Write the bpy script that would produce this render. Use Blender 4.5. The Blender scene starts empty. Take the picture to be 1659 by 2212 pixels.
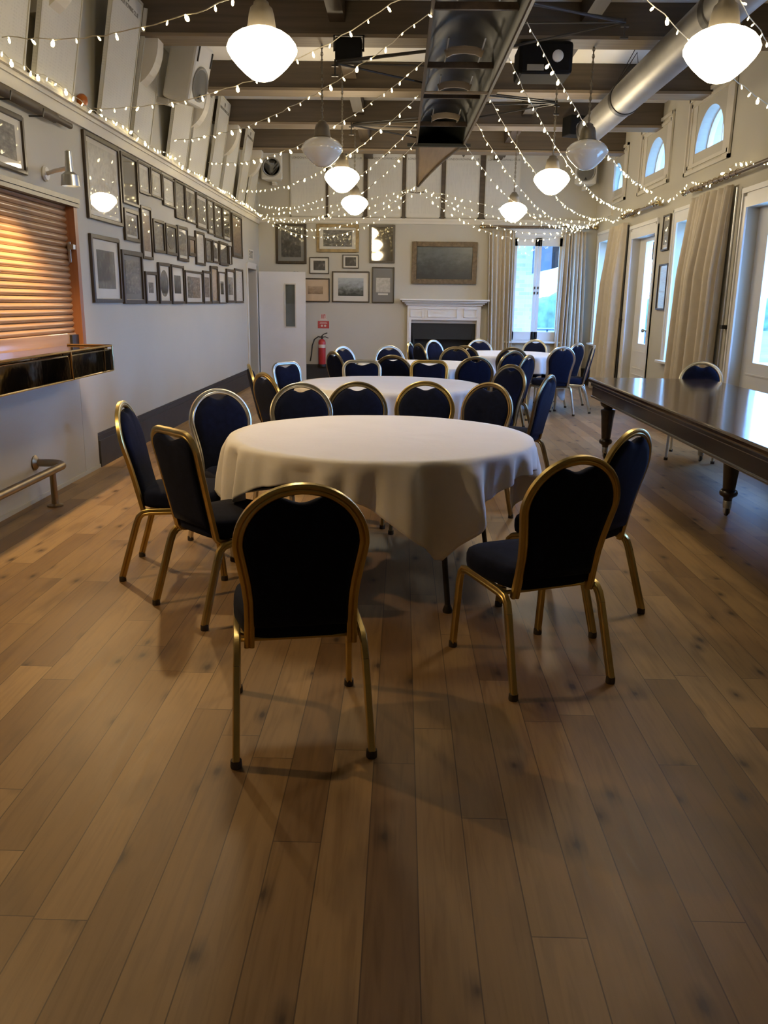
import bpy, bmesh, math, random
from mathutils import Vector, Matrix
random.seed(7)
sc = bpy.context.scene
COL = sc.collection
PI = math.pi

# ---------------------------------------------------------------- camera, world, exposure
cam_d = bpy.data.cameras.new('camera'); cam = bpy.data.objects.new('camera', cam_d); COL.objects.link(cam)
cam_d.sensor_fit = 'VERTICAL'; cam_d.sensor_height = 36.0; cam_d.lens = 1790.0 / 2212.0 * 36.0
cam_d.clip_start = 0.05; cam_d.clip_end = 400
R = Matrix(((0.9996677380376654, -0.01848959954208341, 0.01795962793131052),
            (0.0219347417416051, 0.24426095124602223, -0.9694614251227933),
            (0.013538117719491387, 0.9695332497677229, 0.24458535721390084)))
cam.matrix_world = Matrix.Translation((0, 0, 1.42)) @ R.to_4x4()
sc.camera = cam
world = bpy.data.worlds.new('dusk_sky'); sc.world = world; world.use_nodes = True
wb = world.node_tree.nodes['Background']
wb.inputs['Color'].default_value = (0.20, 0.44, 1.0, 1); wb.inputs['Strength'].default_value = 21.0
GLOBE_STRENGTH = 38.0
BULB_STRENGTH = 9.0
sc.view_settings.view_transform = 'Standard'; sc.view_settings.look = 'None'
sc.view_settings.gamma = 1.0; sc.view_settings.use_curve_mapping = False
sc.view_settings.exposure = 0.16

# ---------------------------------------------------------------- room constants
XL, XR, YB, YF, ZC = -2.63, 3.45, 15.7, -4.0, 4.06
RAIL = 2.87

# ---------------------------------------------------------------- material helpers
def new_mat(name):
    m = bpy.data.materials.new(name); m.use_nodes = True
    nt = m.node_tree; b = nt.nodes['Principled BSDF']
    return m, nt, b
def N(nt, t, **kw):
    n = nt.nodes.new(t)
    for k, v in kw.items():
        if k.startswith('i_'): n.inputs[k[2:].replace('_', ' ')].default_value = v
        else: setattr(n, k, v)
    return n
def mth(nt, op, a, b=None, c=None):
    n = nt.nodes.new('ShaderNodeMath'); n.operation = op
    for i, v in enumerate((a, b, c)):
        if v is None: continue
        if isinstance(v, (int, float)): n.inputs[i].default_value = v
        else: nt.links.new(v, n.inputs[i])
    return n.outputs[0]
def mixc(nt, f, a, b, mode='MIX'):
    n = nt.nodes.new('ShaderNodeMix'); n.data_type = 'RGBA'; n.blend_type = mode
    for key, v in ((0, f), (6, a), (7, b)):
        if isinstance(v, (int, float)): n.inputs[key].default_value = v
        elif isinstance(v, tuple): n.inputs[key].default_value = (*v, 1)
        else: nt.links.new(v, n.inputs[key])
    return n.outputs[2]
def ramp(nt, f, stops):
    n = nt.nodes.new('ShaderNodeValToRGB'); cr = n.color_ramp
    while len(cr.elements) < len(stops): cr.elements.new(0.5)
    for e, (p, c) in zip(cr.elements, stops):
        e.position = p; e.color = (*c, 1) if len(c) == 3 else c
    nt.links.new(f, n.inputs[0]); return n.outputs[0]
def plain(name, col, rough=0.6, metal=0.0, var=0.08, scale=6.0, bump=0.0, bscale=60.0, spec=0.5, coat=0.0, sheen=0.0):
    m, nt, b = new_mat(name)
    tc = N(nt, 'ShaderNodeTexCoord')
    nz = N(nt, 'ShaderNodeTexNoise'); nz.inputs['Scale'].default_value = scale; nz.inputs['Detail'].default_value = 4
    nt.links.new(tc.outputs['Object'], nz.inputs['Vector'])
    dark = tuple(c * (1 - var) for c in col); lite = tuple(min(1, c * (1 + var)) for c in col)
    nt.links.new(ramp(nt, nz.outputs['Fac'], [(0.3, dark), (0.7, lite)]), b.inputs['Base Color'])
    b.inputs['Roughness'].default_value = rough; b.inputs['Metallic'].default_value = metal
    b.inputs['Specular IOR Level'].default_value = spec
    if coat: b.inputs['Coat Weight'].default_value = coat; b.inputs['Coat Roughness'].default_value = 0.03
    if sheen: b.inputs['Sheen Weight'].default_value = sheen; b.inputs['Sheen Roughness'].default_value = 0.4
    if bump:
        n2 = N(nt, 'ShaderNodeTexNoise'); n2.inputs['Scale'].default_value = bscale; n2.inputs['Detail'].default_value = 3
        nt.links.new(tc.outputs['Object'], n2.inputs['Vector'])
        bp = N(nt, 'ShaderNodeBump'); bp.inputs['Strength'].default_value = bump; bp.inputs['Distance'].default_value = 0.01
        nt.links.new(n2.outputs['Fac'], bp.inputs['Height']); nt.links.new(bp.outputs[0], b.inputs['Normal'])
    return m
def emis(name, col, strength, sampling=None):
    m, nt, b = new_mat(name)
    b.inputs['Base Color'].default_value = (*col, 1)
    b.inputs['Emission Color'].default_value = (*col, 1); b.inputs['Emission Strength'].default_value = strength
    if sampling: m.cycles.emission_sampling = sampling
    return m
def wood(name, c1, c2, axis='Z', scale=1.0, rough=0.45, coat=0.0):
    m, nt, b = new_mat(name)
    tc = N(nt, 'ShaderNodeTexCoord'); mp = N(nt, 'ShaderNodeMapping')
    s = {'X': (0.6, 14, 14), 'Y': (14, 0.6, 14), 'Z': (14, 14, 0.6)}[axis]
    mp.inputs['Scale'].default_value = tuple(v * scale for v in s)
    nt.links.new(tc.outputs['Object'], mp.inputs['Vector'])
    nz = N(nt, 'ShaderNodeTexNoise'); nz.inputs['Scale'].default_value = 2.0; nz.inputs['Detail'].default_value = 6; nz.inputs['Distortion'].default_value = 0.6
    nt.links.new(mp.outputs[0], nz.inputs['Vector'])
    nt.links.new(ramp(nt, nz.outputs['Fac'], [(0.3, c1), (0.7, c2)]), b.inputs['Base Color'])
    b.inputs['Roughness'].default_value = rough
    if coat: b.inputs['Coat Weight'].default_value = coat; b.inputs['Coat Roughness'].default_value = 0.08
    return m
def floor_mat():
    m, nt, b = new_mat('oak_planks')
    L = nt.links
    tc = N(nt, 'ShaderNodeTexCoord'); sp = N(nt, 'ShaderNodeSeparateXYZ'); L.new(tc.outputs['Object'], sp.inputs[0])
    W = 0.130; LEN = 1.35
    u = mth(nt, 'DIVIDE', mth(nt, 'ADD', sp.outputs['X'], 0.065), W); row = mth(nt, 'FLOOR', u); fu = mth(nt, 'FRACT', u)
    wn = N(nt, 'ShaderNodeTexWhiteNoise', noise_dimensions='1D'); L.new(row, wn.inputs['W'])
    v = mth(nt, 'ADD', mth(nt, 'DIVIDE', sp.outputs['Y'], LEN), mth(nt, 'MULTIPLY', wn.outputs['Value'], 7.3))
    seg = mth(nt, 'FLOOR', v); fv = mth(nt, 'FRACT', v)
    cb = N(nt, 'ShaderNodeCombineXYZ'); L.new(row, cb.inputs[0]); L.new(seg, cb.inputs[1])
    w2 = N(nt, 'ShaderNodeTexWhiteNoise', noise_dimensions='2D'); L.new(cb.outputs[0], w2.inputs['Vector'])
    # per plank tone
    tone = ramp(nt, w2.outputs['Value'], [(0.0, (0.215, 0.124, 0.050)), (0.25, (0.285, 0.172, 0.070)), (0.7, (0.335, 0.208, 0.087)), (1.0, (0.40, 0.255, 0.112))])
    # grain
    off = N(nt, 'ShaderNodeCombineXYZ'); L.new(mth(nt, 'MULTIPLY', w2.outputs['Value'], 37.0), off.inputs[0]); L.new(mth(nt, 'MULTIPLY', w2.outputs['Value'], 91.0), off.inputs[1])
    va = N(nt, 'ShaderNodeVectorMath', operation='ADD'); L.new(tc.outputs['Object'], va.inputs[0]); L.new(off.outputs[0], va.inputs[1])
    mp = N(nt, 'ShaderNodeMapping'); mp.inputs['Scale'].default_value = (15, 1.0, 1); L.new(va.outputs[0], mp.inputs['Vector'])
    g = N(nt, 'ShaderNodeTexNoise'); g.inputs['Scale'].default_value = 2.2; g.inputs['Detail'].default_value = 7; g.inputs['Distortion'].default_value = 1.4
    L.new(mp.outputs[0], g.inputs['Vector'])
    gr = ramp(nt, g.outputs['Fac'], [(0.28, (0.74, 0.71, 0.67)), (0.5, (0.95, 0.95, 0.95)), (0.75, (1.06, 1.06, 1.06))])
    c = mixc(nt, 1.0, tone, gr, 'MULTIPLY')
    # broad dark smudges within planks
    mp2 = N(nt, 'ShaderNodeMapping'); mp2.inputs['Scale'].default_value = (6, 1.7, 1); L.new(va.outputs[0], mp2.inputs['Vector'])
    s = N(nt, 'ShaderNodeTexNoise'); s.inputs['Scale'].default_value = 1.0; s.inputs['Detail'].default_value = 3; L.new(mp2.outputs[0], s.inputs['Vector'])
    c = mixc(nt, ramp(nt, s.outputs['Fac'], [(0.53, (0, 0, 0)), (0.74, (0.6, 0.6, 0.6))]), c, (0.10, 0.058, 0.03))
    # knots
    mp3 = N(nt, 'ShaderNodeMapping'); mp3.inputs['Scale'].default_value = (4.2, 2.2, 1); L.new(va.outputs[0], mp3.inputs['Vector'])
    k = N(nt, 'ShaderNodeTexVoronoi', voronoi_dimensions='2D'); k.inputs['Scale'].default_value = 1.0; L.new(mp3.outputs[0], k.inputs['Vector'])
    kd = mth(nt, 'ADD', k.outputs['Distance'], mth(nt, 'MULTIPLY', mth(nt, 'SUBTRACT', g.outputs['Fac'], 0.5), 0.12))
    spk = N(nt, 'ShaderNodeSeparateColor'); L.new(k.outputs['Color'], spk.inputs[0])
    on = mth(nt, 'GREATER_THAN', spk.outputs[0], 0.35)
    kf = mth(nt, 'MULTIPLY', ramp(nt, kd, [(0.02, (0.92, 0.92, 0.92)), (0.06, (0.45, 0.45, 0.45)), (0.16, (0, 0, 0))]), on)
    c = mixc(nt, kf, c, (0.05, 0.026, 0.012))
    # seams
    e = 0.012
    su = mth(nt, 'MAXIMUM', mth(nt, 'LESS_THAN', fu, e), mth(nt, 'GREATER_THAN', fu, 1 - e))
    sv = mth(nt, 'LESS_THAN', fv, 0.0022)
    seam = mth(nt, 'MAXIMUM', su, sv)
    c = mixc(nt, mth(nt, 'MULTIPLY', seam, 0.75), c, (0.05, 0.03, 0.018))
    L.new(c, b.inputs['Base Color'])
    L.new(mth(nt, 'ADD', mth(nt, 'MULTIPLY', g.outputs['Fac'], 0.18), 0.36), b.inputs['Roughness'])
    bp = N(nt, 'ShaderNodeBump'); bp.inputs['Strength'].default_value = 0.12; bp.inputs['Distance'].default_value = 0.002
    L.new(mth(nt, 'SUBTRACT', g.outputs['Fac'], mth(nt, 'MULTIPLY', seam, 1.5)), bp.inputs['Height']); L.new(bp.outputs[0], b.inputs['Normal'])
    b.inputs['Specular IOR Level'].default_value = 0.42
    return m
def glass_mat():
    m = bpy.data.materials.new('window_glass'); m.use_nodes = True; nt = m.node_tree
    for n in list(nt.nodes):
        if n.type != 'OUTPUT_MATERIAL': nt.nodes.remove(n)
    out = [n for n in nt.nodes if n.type == 'OUTPUT_MATERIAL'][0]
    t = N(nt, 'ShaderNodeBsdfTransparent'); g = N(nt, 'ShaderNodeBsdfGlossy'); g.inputs['Roughness'].default_value = 0.02
    t.inputs[0].default_value = (0.95, 0.97, 0.98, 1)
    mx = N(nt, 'ShaderNodeMixShader'); mx.inputs[0].default_value = 0.07
    nt.links.new(t.outputs[0], mx.inputs[1]); nt.links.new(g.outputs[0], mx.inputs[2]); nt.links.new(mx.outputs[0], out.inputs[0])
    return m
def print_mat(name, stops, scale=(5, 5, 5), detail=6, grad=0.0, coat=1.0, thr=None):
    """a print behind glass: noise tones, optional vertical gradient, glossy coat"""
    m, nt, b = new_mat(name)
    tc = N(nt, 'ShaderNodeTexCoord'); mp = N(nt, 'ShaderNodeMapping'); mp.inputs['Scale'].default_value = scale
    nt.links.new(tc.outputs['Object'], mp.inputs['Vector'])
    nz = N(nt, 'ShaderNodeTexNoise'); nz.inputs['Scale'].default_value = 2.0; nz.inputs['Detail'].default_value = detail; nz.inputs['Roughness'].default_value = 0.65
    nt.links.new(mp.outputs[0], nz.inputs['Vector'])
    f = nz.outputs['Fac']
    if grad:
        sp = N(nt, 'ShaderNodeSeparateXYZ'); nt.links.new(tc.outputs['Generated'], sp.inputs[0])
        f = mth(nt, 'ADD', mth(nt, 'MULTIPLY', f, 1 - grad), mth(nt, 'MULTIPLY', sp.outputs['Z'], grad))
    nt.links.new(ramp(nt, f, stops), b.inputs['Base Color'])
    b.inputs['Roughness'].default_value = 0.5
    b.inputs['Coat Weight'].default_value = coat; b.inputs['Coat Roughness'].default_value = 0.015
    return m
def board_mat(name, base=(0.62, 0.60, 0.52), cols=3):
    """honours board: cream sheet with columns of tiny lettering-like marks, glossy"""
    m, nt, b = new_mat(name)
    tc = N(nt, 'ShaderNodeTexCoord'); sp = N(nt, 'ShaderNodeSeparateXYZ'); nt.links.new(tc.outputs['Generated'], sp.inputs[0])
    mp = N(nt, 'ShaderNodeMapping'); mp.inputs['Scale'].default_value = (60, 60, 6)
    nt.links.new(tc.outputs['Object'], mp.inputs['Vector'])
    nz = N(nt, 'ShaderNodeTexNoise'); nz.inputs['Scale'].default_value = 1.0; nz.inputs['Detail'].default_value = 2; nt.links.new(mp.outputs[0], nz.inputs['Vector'])
    z = sp.outputs['Z']
    line = mth(nt, 'LESS_THAN', mth(nt, 'FRACT', mth(nt, 'MULTIPLY', z, 52.0)), 0.5)
    zone = mth(nt, 'MULTIPLY', mth(nt, 'LESS_THAN', z, 0.82), mth(nt, 'GREATER_THAN', z, 0.06))
    ink = mth(nt, 'MULTIPLY', mth(nt, 'MULTIPLY', line, zone), mth(nt, 'GREATER_THAN', nz.outputs['Fac'], 0.52))
    cc = mixc(nt, mth(nt, 'MULTIPLY', ink, 0.13), base, (0.18, 0.17, 0.15))
    nt.links.new(cc, b.inputs['Base Color']); b.inputs['Roughness'].default_value = 0.5
    b.inputs['Coat Weight'].default_value = 0.8; b.inputs['Coat Roughness'].default_value = 0.03
    return m
def brick_mat():
    m, nt, b = new_mat('pale_brick')
    tc = N(nt, 'ShaderNodeTexCoord'); mp = N(nt, 'ShaderNodeMapping'); mp.inputs['Rotation'].default_value = (PI / 2, 0, 0)
    nt.links.new(tc.outputs['Object'], mp.inputs['Vector'])
    br = N(nt, 'ShaderNodeTexBrick'); br.inputs['Scale'].default_value = 1.0
    br.inputs['Brick Width'].default_value = 0.24; br.inputs['Row Height'].default_value = 0.085; br.inputs['Mortar Size'].default_value = 0.008
    br.inputs['Color1'].default_value = (0.62, 0.58, 0.45, 1); br.inputs['Color2'].default_value = (0.42, 0.38, 0.30, 1); br.inputs['Mortar'].default_value = (0.6, 0.58, 0.5, 1)
    nt.links.new(mp.outputs[0], br.inputs['Vector']); nt.links.new(br.outputs['Color'], b.inputs['Base Color'])
    b.inputs['Roughness'].default_value = 0.9
    return m

M = {}
M['floor'] = floor_mat()
M['wall'] = plain('greige_wall_paint', (0.50, 0.470, 0.385), 0.75, var=0.03, scale=1.2, bump=0.05, bscale=40)
M['ceil'] = plain('white_ceiling_paint', (0.84, 0.82, 0.76), 0.8, var=0.03, scale=1)
M['beam'] = wood('dark_beam_wood', (0.062, 0.045, 0.027), (0.10, 0.074, 0.046), 'X', 0.7, 0.6)
M['beamstrip'] = wood('pale_beam_moulding', (0.17, 0.13, 0.085), (0.26, 0.20, 0.13), 'X', 1, 0.6)
M['purlin'] = wood('purlin_wood', (0.045, 0.030, 0.017), (0.08, 0.055, 0.03), 'Y', 0.7, 0.6)
M['white'] = plain('white_gloss_paint', (0.72, 0.71, 0.68), 0.35, var=0.03, scale=3)
M['cream'] = plain('cream_trim_paint', (0.62, 0.58, 0.49), 0.45, var=0.03, scale=3)
M['skirt'] = plain('dark_skirting_paint', (0.030, 0.027, 0.025), 0.5, var=0.2, scale=8)
M['gold'] = plain('brass_coloured_tube', (0.58, 0.44, 0.17), 0.30, metal=1.0, var=0.15, scale=9)
M['dullgold'] = plain('worn_bronze_tube', (0.33, 0.27, 0.16), 0.33, metal=1.0, var=0.18, scale=9)
M['silver'] = plain('champagne_silver_tube', (0.66, 0.64, 0.55), 0.30, metal=1.0, var=0.12, scale=9)
M['navy'] = plain('navy_upholstery', (0.0058, 0.0085, 0.025), 0.9, var=0.2, scale=30, bump=0.15, bscale=700, spec=0.12, sheen=0.03)
M['cap'] = plain('dark_rubber_cap', (0.05, 0.04, 0.03), 0.7)
M['cloth'] = plain('white_linen', (0.78, 0.77, 0.76), 0.8, var=0.02, scale=5, bump=0.12, bscale=25, sheen=0.2)
M['ply'] = wood('plywood_top', (0.35, 0.25, 0.14), (0.45, 0.33, 0.2), 'X')
M['black'] = plain('black_metal', (0.018, 0.016, 0.014), 0.45, var=0.2)
M['blackplastic'] = plain('black_plastic', (0.008, 0.008, 0.008), 0.8, spec=0.15, var=0.2)
M['whiteplastic'] = plain('white_plastic', (0.62, 0.60, 0.54), 0.5, var=0.03)
M['greygrille'] = plain('grey_grille', (0.30, 0.29, 0.26), 0.7)
M['steel'] = plain('brushed_steel', (0.5, 0.5, 0.48), 0.35, metal=1.0, var=0.15, scale=4)
M['duct'] = plain('galvanised_duct', (0.32, 0.31, 0.29), 0.5, metal=0.9, var=0.12, scale=3)
M['mahog'] = wood('dark_mahogany', (0.018, 0.011, 0.008), (0.035, 0.02, 0.013), 'Y', 1, 0.3, 0.5)
def tabletop_mat():
    m, nt, b = new_mat('polished_dark_boards')
    tc = N(nt, 'ShaderNodeTexCoord'); sp = N(nt, 'ShaderNodeSeparateXYZ'); nt.links.new(tc.outputs['Object'], sp.inputs[0])
    fr = mth(nt, 'FRACT', mth(nt, 'DIVIDE', sp.outputs['Y'], 0.62))
    seam = mth(nt, 'LESS_THAN', fr, 0.012)
    mp = N(nt, 'ShaderNodeMapping'); mp.inputs['Scale'].default_value = (1.2, 16, 1); nt.links.new(tc.outputs['Object'], mp.inputs['Vector'])
    nz = N(nt, 'ShaderNodeTexNoise'); nz.inputs['Scale'].default_value = 2; nz.inputs['Detail'].default_value = 6; nt.links.new(mp.outputs[0], nz.inputs['Vector'])
    c = ramp(nt, nz.outputs['Fac'], [(0.3, (0.024, 0.012, 0.007)), (0.7, (0.052, 0.028, 0.016))])
    nt.links.new(mixc(nt, seam, c, (0.006, 0.004, 0.003)), b.inputs['Base Color'])
    b.inputs['Roughness'].default_value = 0.13; b.inputs['Specular IOR Level'].default_value = 0.5
    n2 = N(nt, 'ShaderNodeTexNoise'); n2.inputs['Scale'].default_value = 5
    nt.links.new(tc.outputs['Object'], n2.inputs['Vector'])
    bp = N(nt, 'ShaderNodeBump'); bp.inputs['Strength'].default_value = 0.25; bp.inputs['Distance'].default_value = 0.004
    nt.links.new(mth(nt, 'SUBTRACT', n2.outputs['Fac'], seam), bp.inputs['Height']); nt.links.new(bp.outputs[0], b.inputs['Normal'])
    return m
M['toptable'] = tabletop_mat()
M['shutter'] = wood('varnished_shutter_wood', (0.34, 0.19, 0.095), (0.47, 0.29, 0.16), 'Y', 0.6, 0.35, 0.3)
M['jamb'] = wood('orange_jamb_wood', (0.27, 0.10, 0.04), (0.36, 0.15, 0.065), 'Z', 1, 0.4)
M['brass'] = plain('polished_brass', (0.55, 0.42, 0.22), 0.12, metal=1.0, var=0.2, scale=6, bump=0.05, bscale=8)
M['oldbrass'] = plain('tarnished_brass', (0.30, 0.23, 0.14), 0.4, metal=1.0, var=0.2)
M['darkmirror'] = plain('dark_brass_sheet', (0.16, 0.12, 0.07), 0.07, metal=1.0, var=0.3, scale=2, bump=0.12, bscale=5)
M['globe_on'] = emis('lit_opal_glass', (1.0, 0.82, 0.55), GLOBE_STRENGTH)
M['globe_off'] = plain('unlit_opal_glass', (0.78, 0.77, 0.72), 0.12, var=0.02, coat=1.0)
M['lampcap'] = plain('weathered_lamp_cap', (0.22, 0.19, 0.14), 0.45, metal=0.7, var=0.15)
M['bulb'] = emis('fairy_bulb_glow', (1.0, 0.80, 0.42), BULB_STRENGTH, 'NONE')
M['cable'] = plain('clear_cream_cable', (0.50, 0.46, 0.36), 0.5)
M['curtain'] = plain('cream_curtain_fabric', (0.56, 0.49, 0.38), 0.85, var=0.05, scale=12, bump=0.1, bscale=200, sheen=0.2)
M['pole'] = wood('curtain_pole_wood', (0.12, 0.08, 0.045), (0.2, 0.14, 0.08), 'Y', 1, 0.4)
M['glass'] = glass_mat()
M['frame_dark'] = wood('dark_frame_moulding', (0.030, 0.020, 0.010), (0.065, 0.045, 0.024), 'Z', 2, 0.35)
M['frame_gold'] = plain('gilt_frame', (0.26, 0.19, 0.09), 0.45, metal=0.5, var=0.25, scale=14, bump=0.3, bscale=60)
M['frame_oil'] = plain('aged_gilt_frame', (0.15, 0.105, 0.055), 0.55, metal=0.3, var=0.3, scale=18, bump=0.5, bscale=70)
M['mount'] = plain('cream_mount_board', (0.60, 0.57, 0.48), 0.6, var=0.03, coat=1.0)
M['mount_grey'] = plain('grey_mount_board', (0.18, 0.175, 0.15), 0.6, var=0.03, coat=1.0)
M['pr_dark'] = print_mat('old_photograph_dark', [(0.3, (0.012, 0.011, 0.008)), (0.55, (0.055, 0.05, 0.04)), (0.75, (0.20, 0.185, 0.15))], (9, 9, 6))
M['pr_mid'] = print_mat('old_photograph_grey', [(0.3, (0.04, 0.038, 0.03)), (0.55, (0.15, 0.14, 0.115)), (0.75, (0.34, 0.32, 0.27))], (7, 7, 16))
M['pr_pale'] = print_mat('pale_etching', [(0.3, (0.34, 0.32, 0.26)), (0.6, (0.50, 0.47, 0.39))], (10, 10, 10))
M['pr_sepia'] = print_mat('sepia_print', [(0.25, (0.16, 0.10, 0.05)), (0.55, (0.32, 0.23, 0.14)), (0.75, (0.45, 0.34, 0.22))], (5, 5, 14), grad=0.25)
M['pr_land'] = print_mat('river_landscape_print', [(0.30, (0.03, 0.035, 0.028)), (0.42, (0.12, 0.13, 0.11)), (0.5, (0.22, 0.24, 0.22)), (0.62, (0.33, 0.36, 0.36)), (0.8, (0.42, 0.45, 0.44))], (5, 5, 8), grad=0.45)
M['pr_sheet'] = print_mat('lettered_sheet', [(0.35, (0.42, 0.41, 0.36)), (0.6, (0.56, 0.54, 0.47))], (3, 3, 60))
M['pr_pink'] = print_mat('buff_paper', [(0.2, (0.50, 0.36, 0.22)), (0.8, (0.58, 0.44, 0.28))], (2, 2, 2))
M['pr_mirror'] = plain('glazed_dark_print', (0.16, 0.14, 0.10), 0.3, var=0.15, scale=3, coat=1.0)
M['pr_mirror'].node_tree.nodes['Principled BSDF'].inputs['Metallic'].default_value = 0.35
M['pr_mirror'].node_tree.nodes['Principled BSDF'].inputs['Roughness'].default_value = 0.04
M['oil'] = print_mat('dark_oil_painting', [(0.3, (0.018, 0.020, 0.016)), (0.48, (0.035, 0.040, 0.034)), (0.62, (0.075, 0.085, 0.075)), (0.8, (0.10, 0.115, 0.10))], (3, 3, 5), grad=0.45, coat=0.25)
M['oil'].node_tree.nodes['Principled BSDF'].inputs['Coat Roughness'].default_value = 0.22
M['board'] = board_mat('cream_honours_board')
M['boardframe'] = plain('board_edge_moulding', (0.50, 0.47, 0.38), 0.4, var=0.05)
M['ink'] = plain('dark_lettering', (0.10, 0.09, 0.07), 0.6)
M['red'] = plain('red_paint', (0.42, 0.03, 0.03), 0.35, var=0.1)
M['redsign'] = plain('red_sign_face', (0.45, 0.06, 0.05), 0.5, var=0.05)
M['signwhite'] = plain('sign_white', (0.62, 0.5, 0.42), 0.5)
M['orange'] = plain('orange_plastic', (0.45, 0.13, 0.02), 0.3)
M['hull'] = plain('dark_varnished_hull', (0.010, 0.011, 0.007), 0.55, var=0.35, scale=3)
M['hullside'] = wood('brown_hull_planking', (0.035, 0.022, 0.014), (0.06, 0.04, 0.025), 'Y', 1, 0.45)
M['deckwood'] = wood('varnished_cedar_deck', (0.16, 0.105, 0.06), (0.22, 0.15, 0.085), 'Y', 0.8, 0.5)
M['hearth'] = plain('black_fireplace', (0.012, 0.014, 0.013), 0.5, var=0.2)
M['brick'] = brick_mat()
M['deck'] = plain('pale_decking', (0.55, 0.55, 0.5), 0.7, var=0.08, scale=2)
M['grass'] = plain('riverbank_green', (0.10, 0.16, 0.09), 0.9, var=0.3, scale=0.6)
M['leaf'] = plain('distant_foliage', (0.07, 0.12, 0.07), 0.9, var=0.4, scale=2)
M['slate'] = plain('slate_canopy', (0.06, 0.08, 0.11), 0.7)
M['green_glass'] = plain('wired_glass', (0.10, 0.11, 0.09), 0.15, var=0.1, coat=1.0)
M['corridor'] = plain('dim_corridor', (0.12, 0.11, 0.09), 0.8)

# ---------------------------------------------------------------- mesh helpers
class MB:
    def __init__(s): s.v = []; s.f = []
    def add(s, vs, fs):
        o = len(s.v); s.v += [tuple(p) for p in vs]; s.f += [tuple(i + o for i in f) for f in fs]; return s
    def box(s, c, d, rot=None):
        hx, hy, hz = d[0] / 2, d[1] / 2, d[2] / 2
        vs = [Vector((x, y, z)) for x in (-hx, hx) for y in (-hy, hy) for z in (-hz, hz)]
        if rot is not None: vs = [rot @ p for p in vs]
        c = Vector(c)
        return s.add([p + c for p in vs], [(0, 1, 3, 2), (4, 6, 7, 5), (0, 4, 5, 1), (2, 3, 7, 6), (0, 2, 6, 4), (1, 5, 7, 3)])
    def bb(s, x0, x1, y0, y1, z0, z1):
        return s.box(((x0 + x1) / 2, (y0 + y1) / 2, (z0 + z1) / 2), (abs(x1 - x0), abs(y1 - y0), abs(z1 - z0)))
    def sweep(s, pts, sec, up=(0, 0, 1), closed=False, caps=True, scale=None):
        pts = [Vector(p) for p in pts]; n = len(pts); k = len(sec); vs = []
        for i, p in enumerate(pts):
            if closed: t = (pts[(i + 1) % n] - pts[i - 1])
            else: t = pts[min(i + 1, n - 1)] - pts[max(i - 1, 0)]
            t.normalize(); u = Vector(up)
            a = t.cross(u)
            if a.length < 1e-4: a = t.cross(Vector((0.3, 1, 0.1)))
            a.normalize(); b = a.cross(t).normalized()
            q = 1 if scale is None else scale[i]
            vs += [p + a * (x * q) + b * (y * q) for x, y in sec]
        fs = []
        for i in range(n if closed else n - 1):
            j = (i + 1) % n
            for m in range(k):
                l = (m + 1) % k
                fs.append((i * k + m, i * k + l, j * k + l, j * k + m))
        if caps and not closed:
            fs.append(tuple(range(k))[::-1]); fs.append(tuple((n - 1) * k + m for m in range(k)))
        return s.add(vs, fs)
    def tube(s, pts, r, n=8, closed=False, scale=None):
        return s.sweep(pts, [(r * math.cos(2 * PI * i / n), r * math.sin(2 * PI * i / n)) for i in range(n)], closed=closed, scale=scale)
    def lathe(s, prof, n=24, o=(0, 0, 0), axis=None):
        """profile of (r, h); axis = rotation Matrix 3x3"""
        vs = []; o = Vector(o)
        for r, h in prof:
            for i in range(n):
                p = Vector((r * math.cos(2 * PI * i / n), r * math.sin(2 * PI * i / n), h))
                if axis is not None: p = axis @ p
                vs.append(p + o)
        fs = []
        for j in range(len(prof) - 1):
            for i in range(n):
                k = (i + 1) % n
                fs.append((j * n + i, j * n + k, (j + 1) * n + k, (j + 1) * n + i))
        if prof[0][0] > 1e-5: fs.append(tuple(range(n))[::-1])
        if prof[-1][0] > 1e-5: fs.append(tuple((len(prof) - 1) * n + i for i in range(n)))
        return s.add(vs, fs)
    def prism(s, poly, y0, y1, plane='XZ'):
        """extrude a 2D polygon"""
        def P(a, b, c): return {'XZ': (a, c, b), 'YZ': (c, a, b), 'XY': (a, b, c)}[plane]
        n = len(poly)
        vs = [P(a, b, y0) for a, b in poly] + [P(a, b, y1) for a, b in poly]
        fs = [tuple(range(n)), tuple(range(n, 2 * n))[::-1]] + [(i, (i + 1) % n + 0, (i + 1) % n + n, i + n) for i in range(n)]
        return s.add(vs, fs)
    def build(s, name, mat, parent=None, smooth=True, ang=0.7, bevel=0.0, fix=True):
        me = bpy.data.meshes.new(name); me.from_pydata(s.v, [], s.f); me.update()
        if fix:
            bm = bmesh.new(); bm.from_mesh(me); bmesh.ops.remove_doubles(bm, verts=bm.verts, dist=1e-5)
            bmesh.ops.recalc_face_normals(bm, faces=bm.faces); bm.to_mesh(me); bm.free()
        me.materials.append(mat)
        if smooth:
            me.shade_smooth(); me.set_sharp_from_angle(angle=ang)
        o = bpy.data.objects.new(name, me); COL.objects.link(o)
        if parent is not None: o.parent = parent
        if bevel:
            md = o.modifiers.new('bevel', 'BEVEL'); md.width = bevel; md.segments = 2; md.limit_method = 'ANGLE'; md.angle_limit = 0.6
        return o
def tag(o, label=None, cat=None, group=None, kind=None):
    if label: o['label'] = label
    if cat: o['category'] = cat
    if group: o['group'] = group
    if kind: o['kind'] = kind
    return o
def thing(name, loc=(0, 0, 0), rz=0.0, label=None, cat=None, group=None, kind=None):
    o = bpy.data.objects.new(name, None); COL.objects.link(o); o.empty_display_size = 0.1
    o.location = loc; o.rotation_euler = (0, 0, rz); return tag(o, label, cat, group, kind)
def struct(o, label=None): o['kind'] = 'structure'; o['label'] = label or o.name.replace('_', ' '); return o

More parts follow.
